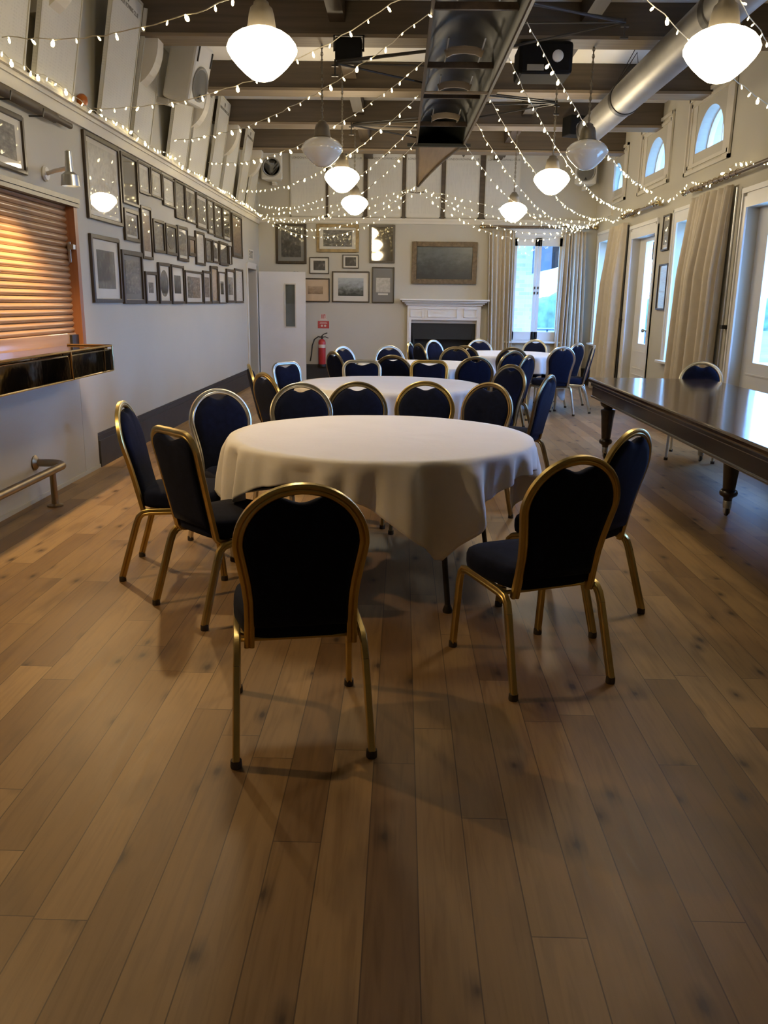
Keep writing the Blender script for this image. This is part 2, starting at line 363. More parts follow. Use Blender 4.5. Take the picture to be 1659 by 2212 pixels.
def copy_tree(o, parent=None):
    c = o.copy(); COL.objects.link(c)
    if parent is not None: c.parent = parent
    for ch in list(o.children):
        copy_tree(ch, c)
    return c
def arc(cx, cy, rx, ry, a0, a1, n):
    return [(cx + rx * math.cos(a0 + (a1 - a0) * i / n), cy + ry * math.sin(a0 + (a1 - a0) * i / n)) for i in range(n + 1)]
def text_mesh(name, body, size, mat, parent, loc, rot, depth=0.001, align='CENTER', sx=1.0):
    cu = bpy.data.curves.new(name, 'FONT'); cu.body = body; cu.size = size; cu.extrude = depth; cu.align_x = align; cu.align_y = 'CENTER'
    t = bpy.data.objects.new(name + '_tmp', cu); COL.objects.link(t)
    dg = bpy.context.evaluated_depsgraph_get(); me = bpy.data.meshes.new_from_object(t.evaluated_get(dg))
    bpy.data.objects.remove(t); me.materials.clear(); me.materials.append(mat)
    o = bpy.data.objects.new(name, me); COL.objects.link(o); o.location = loc; o.rotation_euler = rot; o.scale = (sx, 1, 1)
    if parent is not None: o.parent = parent
    return o

# ---------------------------------------------------------------- shell
def wall_grid(mb, axis, p0, p1, a0, a1, z0, z1, holes):
    """solid wall slab between p0..p1 on the fixed axis, spanning a0..a1 and z0..z1 minus holes (a,a,z,z)"""
    As = sorted({a0, a1, *[h[0] for h in holes], *[h[1] for h in holes]}); Zs = sorted({z0, z1, *[h[2] for h in holes], *[h[3] for h in holes]})
    for i in range(len(As) - 1):
        run = None
        for j in range(len(Zs) - 1):
            ca, cz = (As[i] + As[i + 1]) / 2, (Zs[j] + Zs[j + 1]) / 2
            inside = any(h[0] < ca < h[1] and h[2] < cz < h[3] for h in holes)
            if not inside and run is None: run = Zs[j]
            if (inside or j == len(Zs) - 2) and run is not None:
                top = Zs[j] if inside else Zs[j + 1]
                if axis == 'X': mb.bb(p0, p1, As[i], As[i + 1], run, top)
                else: mb.bb(As[i], As[i + 1], p0, p1, run, top)
                run = None
fl = MB().bb(XL - 0.3, XR + 0.3, YF - 0.3, YB + 0.3, -0.1, 0); struct(fl.build('floor', M['floor'], smooth=False), 'oak plank floor')
struct(MB().bb(XL - 0.3, XR + 0.3, YF - 0.3, YB + 0.3, ZC, ZC + 0.12).build('ceiling', M['ceil'], smooth=False), 'white ceiling')
lw = MB(); wall_grid(lw, 'X', XL - 0.25, XL, YF, YB, 0, ZC, [(2.4, 6.98, 1.045, 2.16), (14.46, 15.30, 0, 1.96)])
struct(lw.build('wall_left', M['wall'], smooth=False), 'left wall')
WIN = {'window_1': (14.15, 15.35, 0.77, 2.5), 'window_2': (10.1, 11.1, 0.74, 2.45), 'window_3': (5.2, 6.2, 0.74, 2.45)}  # last window is out of view, added to let daylight in
DOORS = {'door_1': (12.0, 13.2, 0, 2.4), 'door_2': (7.7, 8.9, 0, 2.4)}
ARCH = [(14.52, 0.41, 3.26), (12.36, 0.45, 3.22), (10.26, 0.45, 3.19), (6.7, 0.45, 3.19)]
holes = list(WIN.values()) + list(DOORS.values()) + [(c - r, c + r, z, z + r) for c, r, z in ARCH]
rw = MB(); wall_grid(rw, 'X', XR, XR + 0.3, YF, YB, 0, ZC, holes)
for c, r, z in ARCH:
    a = arc(c, z, r, r, 0, PI / 2, 10)
    rw.prism([(c + r, z + r)] + a[::-1][0:0] + [(p[0], p[1]) for p in a[::-1]], XR, XR + 0.3, 'YZ')
    a = arc(c, z, r, r, PI / 2, PI, 10)
    rw.prism([(c - r, z + r)] + [(p[0], p[1]) for p in a[::-1]], XR, XR + 0.3, 'YZ')
struct(rw.build('wall_right', M['wall'], smooth=False), 'right wall')
bw = MB(); wall_grid(bw, 'Y', YB, YB + 0.3, XL - 0.3, XR + 0.3, 0, ZC, [(1.96, 2.90, 0.77, 2.62), (0.15, 1.35, 0, 1.07)])
struct(bw.build('wall_back', M['wall'], smooth=False), 'back wall')
struct(MB().bb(XL - 0.3, XR + 0.3, YF - 0.3, YF, 0, ZC).build('wall_front', M['wall'], smooth=False), 'wall behind the camera')
# beams
ti = [0]
def trim(mb, mat, lab, bevel=0.0):
    ti[0] += 1; return struct(mb.build('trim_%d' % ti[0], mat, smooth=False, bevel=bevel), lab)
for y in (2.2, 4.3, 6.3, 8.35, 10.3, 12.15, 14.1):
    trim(MB().bb(XL, XR, y, y + 0.26, 3.78, ZC), M['beam'], 'dark ceiling tie beam', 0.01)
    trim(MB().bb(XL, XR, y - 0.02, y + 0.28, 3.75, 3.78), M['beamstrip'], 'paler strip under a tie beam')
    for sx, xw in ((1, XL),):
        poly = [(xw, 3.75), (xw + sx * 0.34, 3.75)] + [(xw + sx * (0.34 * math.cos(t)), 3.75 - 0.42 * math.sin(t)) for t in [i * PI / 2 / 10 for i in range(1, 11)]]
        if y > 5: trim(MB().prism(poly, y + 0.04, y + 0.22, 'XZ'), M['cream'], 'curved plaster bracket under a tie beam')
for x in (-0.64, 1.62):
    trim(MB().bb(x - 0.07, x + 0.07, YF, YB, 3.88, ZC - 0.001), M['purlin'], 'dark lengthwise ceiling timber')
# picture rail, skirting
def rail_prof(side):
    if side == 'L': return lambda y0, y1: MB().bb(XL, XL + 0.07, y0, y1, RAIL, RAIL + 0.03).bb(XL, XL + 0.03, y0, y1, RAIL - 0.10, RAIL)
trim(MB().bb(XL, XL + 0.075, YF, YB - 0.03, RAIL, RAIL + 0.025).bb(XL, XL + 0.03, YF, YB - 0.03, RAIL - 0.11, RAIL).bb(XL, XL + 0.045, YF, YB - 0.03, RAIL - 0.03, RAIL), M['cream'], 'cream picture rail on the left wall')
trim(MB().bb(XL, XR, YB - 0.05, YB, 2.85, 2.89).bb(XL, XR, YB - 0.03, YB, 2.80, 2.85), M['cream'], 'cream picture rail on the back wall')
trim(MB().bb(XR - 0.03, XR, 14.6, YB, 2.88, ZC).bb(XR - 0.02, XR, YB - 0.12, YB, 2.88, ZC), M['cream'], 'corner batten')
def skirt(mb, x0, x1, y0, y1):
    mb.bb(x0, x1, y0, y1, 0, 0.25)
    return mb
sk = MB(); sk.bb(XL, XL + 0.035, 7.05, 14.36, 0, 0.23).bb(XL, XL + 0.022, 7.05, 14.36, 0.23, 0.27).bb(XL, XL + 0.012, 7.05, 14.36, 0.27, 0.29)
struct(sk.build('baseboard_left', M['skirt'], smooth=False), 'dark skirting on the left wall')
sk = MB()
for a, b_ in ((XL, 0.02), (1.48, XR)): sk.bb(a, b_, YB - 0.035, YB, 0, 0.27).bb(a, b_, YB - 0.02, YB, 0.27, 0.29)
struct(sk.build('baseboard_back', M['skirt'], smooth=False), 'dark skirting on the back wall')
sk = MB()
for a, b_ in ((13.32, YB - 0.04), (9.02, 11.88), (YF, 7.58)): sk.bb(XR - 0.035, XR, a, b_, 0, 0.25).bb(XR - 0.02, XR, a, b_, 0.25, 0.28)
struct(sk.build('baseboard_right', M['skirt'], smooth=False), 'dark skirting on the right wall')
# right wall windows
def wall_window(name, y0, y1, z0, z1, lab):
    t = struct(thing(name, (XR, (y0 + y1) / 2, z0)), lab); w = (y1 - y0) / 2; h = z1 - z0
    f = MB()
    for s in (-1, 1):
        f.bb(0.18, 0.24, s * w, s * (w - 0.07), 0, h); f.bb(-0.018, 0.0, s * w, s * (w + 0.13), -0.03, h + 0.13)
        f.bb(-0.03, 0, s * (w + 0.13), s * (w + 0.10), -0.03, h + 0.16)
    f.bb(0.18, 0.24, -w, w, 0, 0.08).bb(0.18, 0.24, -w, w, h - 0.08, h).bb(0.18, 0.24, -0.02, 0.02, 0, h)
    f.bb(-0.018, 0, -w, w, h, h + 0.13).bb(-0.03, 0, -w - 0.13, w + 0.13, h + 0.13, h + 0.17)
    f.build('window_frame', M['white'], t, smooth=False)
    MB().bb(0.208, 0.212, -w + 0.07, w - 0.07, 0.08, h - 0.08).build('pane', M['glass'], t, smooth=False)
    MB().bb(-0.09, 0.18, -w - 0.16, w + 0.16, -0.035, 0.0).build('sill', M['white'], t, smooth=False, bevel=0.008)
for i, (k, v) in enumerate(WIN.items()): wall_window(k, *v, ['far window in the right wall, beside the corner', 'window in the right wall beside two small pictures', 'unseen window added in the right wall for daylight'][i])
def wall_door(name, y0, y1, z1, gy0, gy1, lab):
    t = struct(thing(name, (XR, (y0 + y1) / 2, 0)), lab); w = (y1 - y0) / 2; c = (y0 + y1) / 2; gy0 -= c; gy1 -= c
    f = MB()
    for s in (-1, 1):
        f.bb(-0.018, 0, s * w, s * (w + 0.11), 0, z1 + 0.11); f.bb(-0.03, 0, s * (w + 0.11), s * (w + 0.08), 0, z1 + 0.14)
    f.bb(-0.018, 0, -w, w, z1, z1 + 0.14).bb(-0.035, 0, -w - 0.11, w + 0.11, z1 + 0.14, z1 + 0.19)
    f.build('door_frame', M['white'], t, smooth=False)
    l = MB(); X0, X1 = 0.12, 0.165; g0, g1 = 0.88, z1 - 0.06
    l.bb(X0, X1, -w, gy0, 0.01, z1).bb(X0, X1, gy1, w, 0.01, z1).bb(X0, X1, gy0, gy1, 0.01, g0).bb(X0, X1, gy0, gy1, g1, z1)
    for a in (0.15, 0.50):   # raised panel mouldings low on the leaf
        l.bb(X0 - 0.008, X0, -w + 0.12, w - 0.12, a, a + 0.015).bb(X0 - 0.008, X0, -w + 0.12, w - 0.12, a + 0.25, a + 0.265)
    l.build('door_leaf', M['white'], t, smooth=False)
    MB().bb(X0 + 0.02, X0 + 0.024, gy0, gy1, g0, g1).build('pane', M['glass'], t, smooth=False)
    k = MB().lathe([(0.0, -0.0), (0.022, 0.002), (0.024, 0.008), (0.010, 0.014), (0.010, 0.035), (0.024, 0.05), (0.028, 0.065), (0.02, 0.08), (0, 0.084)], 16, (X0, gy0 - 0.045, 1.08), Matrix.Rotation(-PI / 2, 3, 'Y'))
    k.build('door_knob', M['steel'], t)
    MB().bb(X0 - 0.02, X0, gy0 - 0.06, gy0 - 0.03, z1 - 0.33, z1 - 0.08).build('bolt', M['black'], t, smooth=False, bevel=0.004)
wall_door('door_1', 12.0, 13.2, 2.4, 12.50, 12.87, 'white glazed door in the right wall between the two curtains')
wall_door('door_2', 7.7, 8.9, 2.4, 7.95, 8.63, 'white glazed door at the right edge of the photo')
for i, (c, r, z) in enumerate(ARCH):
    t = struct(thing('window_%d' % (5 + i), (XR, c, z)), ['arched window farthest down the right wall', 'middle arched window high on the right wall', 'nearest arched window in view high on the right wall', 'arched window outside the frame'][i])
    f = MB()
    a = arc(0, 0, r, r, 0, PI, 20)
    f.sweep([(0.16, y, zz) for y, zz in a], [(-0.02, -0.03), (0.02, -0.03), (0.02, 0.03), (-0.02, 0.03)], up=(1, 0, 0))
    f.bb(0.13, 0.19, -r, r, 0, 0.045).bb(0.14, 0.18, -0.012, 0.012, 0, r)
    f.build('window_frame', M['white'], t)
    MB().prism([(y * 0.98, zz * 0.98) for y, zz in a], 0.158, 0.162, 'YZ').build('pane', M['glass'], t, smooth=False)
    s = MB(); W2, H0, H1 = r + 0.28, -0.22, r + 0.2
    for q, d in ((0, 0.03), (0.07, 0.018)):
        o, wd = W2 - q, 0.04
        s.bb(-d, 0, -o, -o + wd, H0 + q, H1 - q).bb(-d, 0, o - wd, o, H0 + q, H1 - q).bb(-d, 0, -o, o, H0 + q, H0 + q + wd).bb(-d, 0, -o, o, H1 - q - wd, H1 - q)
    s.bb(-0.006, 0, -W2, -r - 0.02, H0, H1).bb(-0.006, 0, r + 0.02, W2, H0, H1)
    s.build('surround', M['cream'], t, smooth=False)
# back window
t = struct(thing('window_4', (2.43, YB, 0.77)), 'tall two-leaf window in the back wall between cream curtains')
f = MB(); w, h = 0.47, 1.85
for s in (-1, 1):
    f.bb(s * w, s * (w - 0.035), 0.02, 0.10, 0, h); f.bb(s * w, s * (w + 0.09), -0.02, 0, 0, h + 0.1)
f.bb(-w, w, 0.02, 0.10, h - 0.03, h).bb(-w, w, 0.02, 0.10, 0, 0.03).bb(-w - 0.09, w + 0.09, -0.02, 0, h, h + 0.12)
f.build('window_frame', M['white'], t, smooth=False)
for s in (-1, 1):
    l = MB(); a0, a1 = sorted((s * 0.004, s * (w - 0.035)))
    l.bb(a0, a0 + 0.055, 0.01, 0.06, 0.03, h - 0.03).bb(a1 - 0.055, a1, 0.01, 0.06, 0.03, h - 0.03).bb(a0, a1, 0.01, 0.06, 0.03, 0.17).bb(a0, a1, 0.01, 0.06, h - 0.17, h - 0.03)
    lo = l.build('window_leaf', M['white'], t, smooth=False)
    MB().bb(a0 + 0.055, a1 - 0.055, 0.033, 0.037, 0.17, h - 0.17).build('pane', M['glass'], lo, smooth=False)
    xx = s * 0.03
    b_ = MB()
    for zz, hh in ((0.03, 0.12), (h - 0.17, 0.12), (0.84, 0.045), (0.93, 0.045)): b_.bb(xx - 0.009, xx + 0.009, -0.006, 0.01, zz, zz + hh)
    b_.build('bolt', M['black'], lo, smooth=False)
MB().bb(-w - 0.12, w + 0.12, -0.09, 0.02, -0.035, 0.0).build('sill', M['white'], t, smooth=False, bevel=0.008)
# left doorway with open leaf
t = struct(thing('door_3', (XL, 15.29, 0)), 'white door with a narrow wired glass panel standing open at the back left corner')
f = MB().bb(0, 0.02, -0.93, -0.83, 0, 2.04).bb(0, 0.02, -0.83, 0.07, 1.96, 2.06).bb(0, 0.02, 0.01, 0.08, 0, 2.04)
f.build('door_frame', M['cream'], t, smooth=False)
l = MB(); lr = Matrix.Rotation(math.radians(0), 3, 'Z')
l.bb(0.03, 0.50, 0.14, 0.185, 0.01, 1.94).bb(0.69, 0.87, 0.14, 0.185, 0.01, 1.94).bb(0.50, 0.69, 0.14, 0.185, 0.01, 0.98).bb(0.50, 0.69, 0.14, 0.185, 1.72, 1.94)
lf = l.build('door_leaf', M['white'], t, smooth=False)
MB().bb(0.51, 0.68, 0.158, 0.166, 0.98, 1.72).bb(0.51, 0.68, 0.150, 0.158, 1.40, 1.42).build('pane', M['green_glass'], lf, smooth=False)
s = MB().bb(0.49, 0.51, 0.13, 0.14, 0.96, 1.74).bb(0.68, 0.70, 0.13, 0.14, 0.96, 1.74).bb(0.51, 0.68, 0.13, 0.14, 0.96, 0.98).bb(0.51, 0.68, 0.13, 0.14, 1.72, 1.74)
s.build('glazing_bead', M['cream'], lf, smooth=False)
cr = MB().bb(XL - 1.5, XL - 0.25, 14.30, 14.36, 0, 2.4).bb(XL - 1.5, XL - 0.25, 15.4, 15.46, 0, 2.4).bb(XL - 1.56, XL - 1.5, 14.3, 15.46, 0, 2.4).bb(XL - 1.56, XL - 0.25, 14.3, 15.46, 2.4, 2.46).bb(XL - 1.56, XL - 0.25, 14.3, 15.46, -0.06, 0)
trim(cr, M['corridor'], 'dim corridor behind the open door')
# bar front panelling
bp_ = MB()
for a, b_ in ((1.5, 3.35), (3.355, 5.05), (5.055, 6.72), (6.725, 7.04)): bp_.bb(XL, XL + 0.02, a, b_, 0.0, 0.9)
bp_.bb(XL, XL + 0.03, 1.5, 7.04, 0, 0.03)
trim(bp_, M['wall'], 'painted panelling below the bar')
bk = MB().bb(XL - 0.75, XL - 0.70, 2.2, 7.2, 0.6, 2.6).bb(XL - 0.70, XL - 0.25, 2.2, 7.2, 2.55, 2.6).bb(XL - 0.70, XL - 0.25, 2.2, 7.2, 0.6, 0.65).bb(XL - 0.70, XL - 0.25, 2.2, 2.25, 0.65, 2.55).bb(XL - 0.70, XL - 0.25, 7.15, 7.2, 0.65, 2.55)  # unseen box added behind the hatch to keep sky light out
trim(bk, M['corridor'], 'dark closed box added behind the shutter to block sky light')
# ---------------------------------------------------------------- bar hatch: shutter, frame, counter, foot rail
t = thing('roller_shutter', (XL, 4.69, 1.08), 0, 'varnished wooden roller shutter closed over the bar hatch in the left wall', 'shutter')
prof = []
ns = 21; z = 0.0; hh = 1.0 / ns
for k in range(ns):
    for q in range(7):
        a = PI * q / 6; prof.append((-0.075 + 0.016 * math.sin(a), 0.07 + k * hh + hh * (0.04 + 0.92 * q / 6)))
    prof.append((-0.085, 0.07 + (k + 1) * hh))
ms = MB(); n = len(prof)
ms.add([(x, -2.3, z) for x, z in prof] + [(x, 2.22, z) for x, z in prof], [(i, i + 1, n + i + 1, n + i) for i in range(n - 1)])
ms.build('slats', M['shutter'], t, ang=0.9)
MB().bb(-0.09, -0.05, -2.3, 2.22, -0.03, 0.07).build('bottom_rail', M['shutter'], t, smooth=False, bevel=0.006)
MB().bb(-0.05, -0.03, 2.08, 2.22, -0.03, 0.055).build('lock_plate', M['black'], t, smooth=False)
lt = MB().bb(-0.05, 0.0, 2.17, 2.23, 0.72, 0.76).bb(-0.05, -0.03, 2.18, 2.2, 0.62, 0.78); lt.build('latch', M['steel'], t, smooth=False, bevel=0.003)
t = thing('hatch_frame', (XL, 4.69, 1.08), 0, 'orange-brown timber frame around the bar shutter', 'frame')
MB().bb(-0.16, 0.005, 2.22, 2.285, -0.04, 1.075).build('jamb', M['jamb'], t, smooth=False)
MB().bb(-0.16, 0.005, -2.285, -2.22, -0.04, 1.075).build('jamb', M['jamb'], t, smooth=False)
MB().bb(-0.06, 0.03, -2.35, 2.30, 1.075, 1.11).bb(-0.03, 0.02, -2.35, 2.30, 1.045, 1.075).build('head_moulding', M['frame_dark'], t, smooth=False)
t = thing('bar_counter', (-2.44, 4.0, 0.88), 0, 'brass-clad bar counter shelf projecting from the left wall below the shutter', 'counter')
MB().bb(-0.19, 0.15, -2.4, 2.52, 0.165, 0.185).build('countertop', M['darkmirror'], t, smooth=False, bevel=0.004)
MB().bb(-0.17, 0.175, -2.4, 2.53, 0.0, 0.165).build('fascia', M['darkmirror'], t, smooth=False, bevel=0.008)
e = MB().tube([(0.178, -2.4, 0.19), (0.178, 2.53, 0.19), (-0.17, 2.53, 0.19)], 0.008, 8).tube([(0.178, -2.4, 0.0), (0.178, 2.53, 0.0), (-0.17, 2.53, 0)], 0.006, 8)
e.tube([(0.18, 1.72, 0), (0.18, 1.70, 0.19)], 0.008, 8).tube([(0.18, 2.53, 0), (0.18, 2.53, 0.19)], 0.007, 8).tube([(0.18, 2.36, 0), (0.18, 2.36, 0.19)], 0.003, 6)
e.build('edging', M['brass'], t)
t = thing('foot_rail', (-2.42, 5.2, 0), 0, 'old brass foot rail curving into the wall below the bar', 'rail')
pts = [(0.05, -2.6, 0.28), (0.05, 0.45, 0.28)] + [(0.05 - 0.12 * (1 - math.cos(a)), 0.45 + 0.12 * math.sin(a), 0.28) for a in [i * PI / 2 / 8 for i in range(1, 9)]] + [(-0.21, 0.57, 0.28)]
MB().tube(pts, 0.027, 14).build('rail_tube', M['oldbrass'], t)
for yy in (0.42, -1.6):
    o = MB().lathe([(0.055, 0), (0.055, 0.012), (0.024, 0.022), (0.021, 0.27)], 16, (0.0 if yy < 0 else 0.0, yy, 0)); o.build('post', M['oldbrass'], t)
MB().lathe([(0.0, 0), (0.05, 0.0), (0.055, 0.01), (0.03, 0.03), (0, 0.03)], 16, (-0.19, 0.57, 0.28), Matrix.Rotation(PI / 2, 3, 'Y')).build('wall_flange', M['oldbrass'], t)

# ---------------------------------------------------------------- fireplace
t = thing('fireplace', (0.76, YB, 0), 0, 'white panelled fireplace surround with a dark hearth under the oil painting', 'fireplace')
m_ = MB()
m_.bb(-0.81, 0.81, -0.24, 0, 1.47, 1.50).bb(-0.77, 0.77, -0.20, 0, 1.44, 1.47).bb(-0.73, 0.73, -0.16, 0, 1.415, 1.44).bb(-0.70, 0.70, -0.13, 0, 1.385, 1.415)
m_.build('mantelshelf', M['white'], t, smooth=False, bevel=0.006)
fz = MB().bb(-0.67, 0.67, -0.10, 0, 1.13, 1.385)
for a, b_ in ((-0.62, -0.40), (-0.30, 0.24), (0.36, 0.60)):
    for q in ((a, b_, 1.18, 1.192), (a, b_, 1.318, 1.33), (a, a + 0.012, 1.18, 1.33), (b_ - 0.012, b_, 1.18, 1.33)): fz.bb(q[0], q[1], -0.115, -0.10, q[2], q[3])
fz.bb(-0.355, -0.335, -0.108, -0.1, 1.14, 1.38)
fz.build('frieze', M['white'], t, smooth=False)
for s in (-1, 1): MB().bb(s * 0.67, s * 0.60, -0.10, 0, 0, 1.13).bb(s * 0.645, s * 0.62, -0.112, -0.10, 0.2, 1.09).build('pilaster', M['white'], t, smooth=False)
ins = MB().bb(-0.61, 0.61, -0.012, 0.34, 1.07, 1.13)
ins.build('lintel_slip', M['cream'], t, smooth=False)
ins = MB().bb(-0.615, -0.60, -0.03, 0.4, 0, 1.13).bb(0.6, 0.615, -0.03, 0.4, 0, 1.13).bb(-0.6, 0.6, 0.28, 0.3, 0, 1.07).bb(-0.6, 0.6, -0.01, 0.3, 0.0, 0.02).bb(-0.58, 0.58, 0.02, 0.05, 0.78, 1.07).bb(-0.56, -0.53, 0.0, 0.03, 0, 0.9).bb(0.53, 0.56, 0, 0.03, 0, 0.9)
ins.build('firebox', M['hearth'], t, smooth=False)

# ---------------------------------------------------------------- pendants
PEND = [(-0.83, 5.22, 2.80, 1), (1.70, 5.0, 2.76, 1), (-0.80, 8.55, 2.83, 0), (1.73, 8.55, 2.83, 0), (-0.72, 10.1, 2.79, 1), (1.65, 10.0, 2.78, 1), (-0.74, 13.0, 2.83, 1), (1.61, 13.0, 2.76, 1), (-0.85, 1.9, 2.8, 0), (1.7, 1.8, 2.8, 0), (-0.85, -1.6, 2.8, 0), (1.7, -1.6, 2.8, 0)]
PLAB = ['lit opal globe pendant nearest the camera, left of the boat', 'lit opal globe pendant nearest the camera, at the upper right', 'unlit opal globe pendant left of the boat', 'unlit opal globe pendant on the right, in front of the corner loudspeaker',
        'lit globe pendant behind the unlit one on the left', 'lit globe pendant right of centre, the larger of the two far right ones', 'small lit globe pendant farthest back on the left', 'small lit globe pendant farthest back on the right',
        'unlit pendant above and left of the camera', 'unlit pendant above and right of the camera', 'rear unlit pendant on the left', 'rear unlit pendant on the right']
gp = [(0.0, -0.150), (0.035, -0.148), (0.065, -0.138), (0.10, -0.112), (0.14, -0.075), (0.175, -0.035), (0.197, 0.0), (0.200, 0.018), (0.190, 0.045), (0.165, 0.075), (0.13, 0.098), (0.095, 0.112), (0.065, 0.120), (0.060, 0.135)]
for (x, y, z, on), lab in zip(PEND, PLAB):
    t = thing('pendant_lamp', (x, y, z), 0, lab, 'lamp', 'globe pendants hanging in two rows')
    MB().lathe(gp, 32).build('globe', M['globe_on' if on else 'globe_off'], t)
    MB().lathe([(0.085, 0.118), (0.080, 0.135), (0.072, 0.19), (0.062, 0.225), (0.045, 0.24), (0.042, 0.255), (0.02, 0.27), (0.0, 0.272)], 20).build('lamp_cap', M['lampcap'], t)
    c = MB(); top = ZC - z
    c.tube([(0, 0, 0.26), (0, 0, top)], 0.006, 6)
    k = 0
    zz = 0.27
    while zz < top - 0.05 and k < 40:
        c.tube([(0.012 * math.cos(a) * (k % 2), 0.012 * math.cos(a) * ((k + 1) % 2), zz + 0.02 * math.sin(a)) for a in [i * 2 * PI / 8 for i in range(8)]], 0.003, 4, closed=True); zz += 0.03; k += 1
    c.build('chain', M['lampcap'], t)

# ---------------------------------------------------------------- rowing boat hung upside down
t = thing('rowing_boat', (0.47, 7.5, 3.42), 0, 'long dark rowing boat hung upside down from the beams', 'boat')
LG = [(-9.5, .30, .02), (-6.5, -.27, .0), (-4, -.27, 0), (-1, -.27, 0), (1.4, -.29, 0), (3.4, -.32, 0), (4.0, -.34, .0)]
def gun(y):   # left and right gunwale x, and z of gunwale (local)
    # open part from y=-7 to 4.0, deck to 6.7
    if y <= 4.0:
        f = (y + 7) / 11.0
        xl = -0.27 - 0.06 * f; xr = 0.40 - 0.13 * max(0, f) ** 2
        if y < -5: q = (y + 7) / 2; xl *= q; xr *= q
        return xl, xr, 0.0
    f = (y - 4.0) / 2.7
    xl = -0.33 + (0.05) * f; xr = 0.27 - (0.53) * f
    return xl, max(xr, xl + 0.012), -0.16 * f * f
ys = [-7 + 0.25 + 0.25 * i for i in range(44)] + [4.0, 4.3, 4.6, 5, 5.4, 5.8, 6.2, 6.5, 6.7]
ys = sorted(set(ys)); secn = 12; vs = []; fs = []
for y in ys:
    xl, xr, zg = gun(y); c = (xl + xr) / 2; w = (xr - xl) / 2; d = 0.28 if y < 4 else 0.28 - 0.20 * (y - 4) / 2.7
    for i in range(secn + 1):
        a = PI * i / secn
        vs.append((c - w * math.cos(a), y, zg + d * math.sin(a) ** 0.7))
for j in range(len(ys) - 1):
    for i in range(secn):
        k = j * (secn + 1) + i; fs.append((k, k + 1, k + secn + 2, k + secn + 1))
h = MB().add(vs, fs).build('hull', M['hull'], t); sm = h.modifiers.new('thick', 'SOLIDIFY'); sm.thickness = 0.012
# gunwales
for s in (0, 1):
    pts = [(gun(y)[s], y, gun(y)[2] - 0.012) for y in ys]
    MB().sweep(pts, [(-0.012, -0.02), (0.012, -0.02), (0.012, 0.02), (-0.012, 0.02)], caps=True).build('gunwale', M['hullside'], t)
dv = []; df = []; dy = [y for y in ys if y >= 4.0]
for y in dy:
    xl, xr, zg = gun(y); dv += [(xl, y, zg - 0.012), ((xl + xr) / 2, y, zg - 0.03), (xr, y, zg - 0.012)]
for j in range(len(dy) - 1):
    for i in (0, 1): df.append((j * 3 + i, j * 3 + i + 1, j * 3 + i + 4, j * 3 + i + 3))
MB().add(dv, df).build('deck', M['deckwood'], t)
MB().bb(-0.45, 0.36, 3.94, 4.0, -0.05, -0.012).build('end_batten', M['hull'], t, smooth=False)
MB().tube([(-0.28, 6.62, -0.16), (-0.28, 6.62, -0.27)], 0.006, 6).sweep([(-0.40, 6.62, -0.27), (-0.28, 6.62, -0.285), (-0.16, 6.62, -0.27)], [(-0.012, -0.006), (0.012, -0.006), (0.012, 0.006), (-0.012, 0.006)]).build('fin', M['hullside'], t)
for y in (-3.4, -1.2, 0.35, 1.5, 2.9):
    xl, xr, _ = gun(y); c = (xl + xr) / 2
    MB().sweep([(c - 0.16, y, 0.075), (c - 0.10, y, 0.10), (c, y, 0.11), (c + 0.10, y, 0.10), (c + 0.16, y, 0.075)], [(-0.03, -0.012), (0.03, -0.012), (0.03, 0.012), (-0.03, 0.012)], up=(0, 1, 0)).build('seat', M['beamstrip'], t)
    MB().bb(xl + .02, xr - .02, y + 0.45, y + 0.48, 0.08, 0.13).build('rib', M['hullside'], t, smooth=False)
    rn = MB()
    for s in (-0.15, 0.15): rn.bb(c + s - 0.006, c + s + 0.006, y - 0.35, y + 0.35, 0.10, 0.11)
    rn.build('slide_rail', M['steel'], t, smooth=False)
MB().bb(-0.30, 0.40, 1.22, 1.24, -0.03, -0.018).bb(-0.30, 0.40, 1.27, 1.29, -0.03, -0.018).build('strap', M['beamstrip'], t, smooth=False)
def rigger(y, s):
    xg = gun(y)[0 if s < 0 else 1]; tip = (xg + s * 0.80, y + 0.05, 0.06)
    r = MB().tube([(xg, y - 0.55, 0), tip], 0.010, 8).tube([(xg, y + 0.45, 0), tip], 0.010, 8).tube([(xg, y - 0.05, 0.02), tip], 0.008, 8).tube([(xg, y - 0.2, 0.1), (tip[0] - s * 0.02, tip[1], tip[2] + 0.02)], 0.008, 8)
    ro = r.build('rigger', M['black'], t)
    MB().tube([(tip[0], tip[1], tip[2] + 0.03), (tip[0], tip[1], tip[2] - 0.11)], 0.008, 8).bb(tip[0] - 0.03, tip[0] + 0.03, tip[1] - 0.01, tip[1] + 0.01, tip[2] - 0.11, tip[2] - 0.095).bb(tip[0] - s * 0.0 - 0.03, tip[0] + 0.03, tip[1] - 0.01, tip[1] + 0.01, tip[2] - 0.03, tip[2] - 0.015).build('oarlock', M['black'], ro, smooth=False)
for y, s in ((-2.0, 1), (0.55, -1), (-0.6, 1), (2.0, 1), (3.2, -1)): rigger(y, s)
for y in (-1.1, 0.85, 2.9, 4.7): MB().tube([(0.02, y, 0.26 if y < 4 else 0.2), (0.02, y, 0.35)], 0.008, 6).build('hanger', M['black'], t)

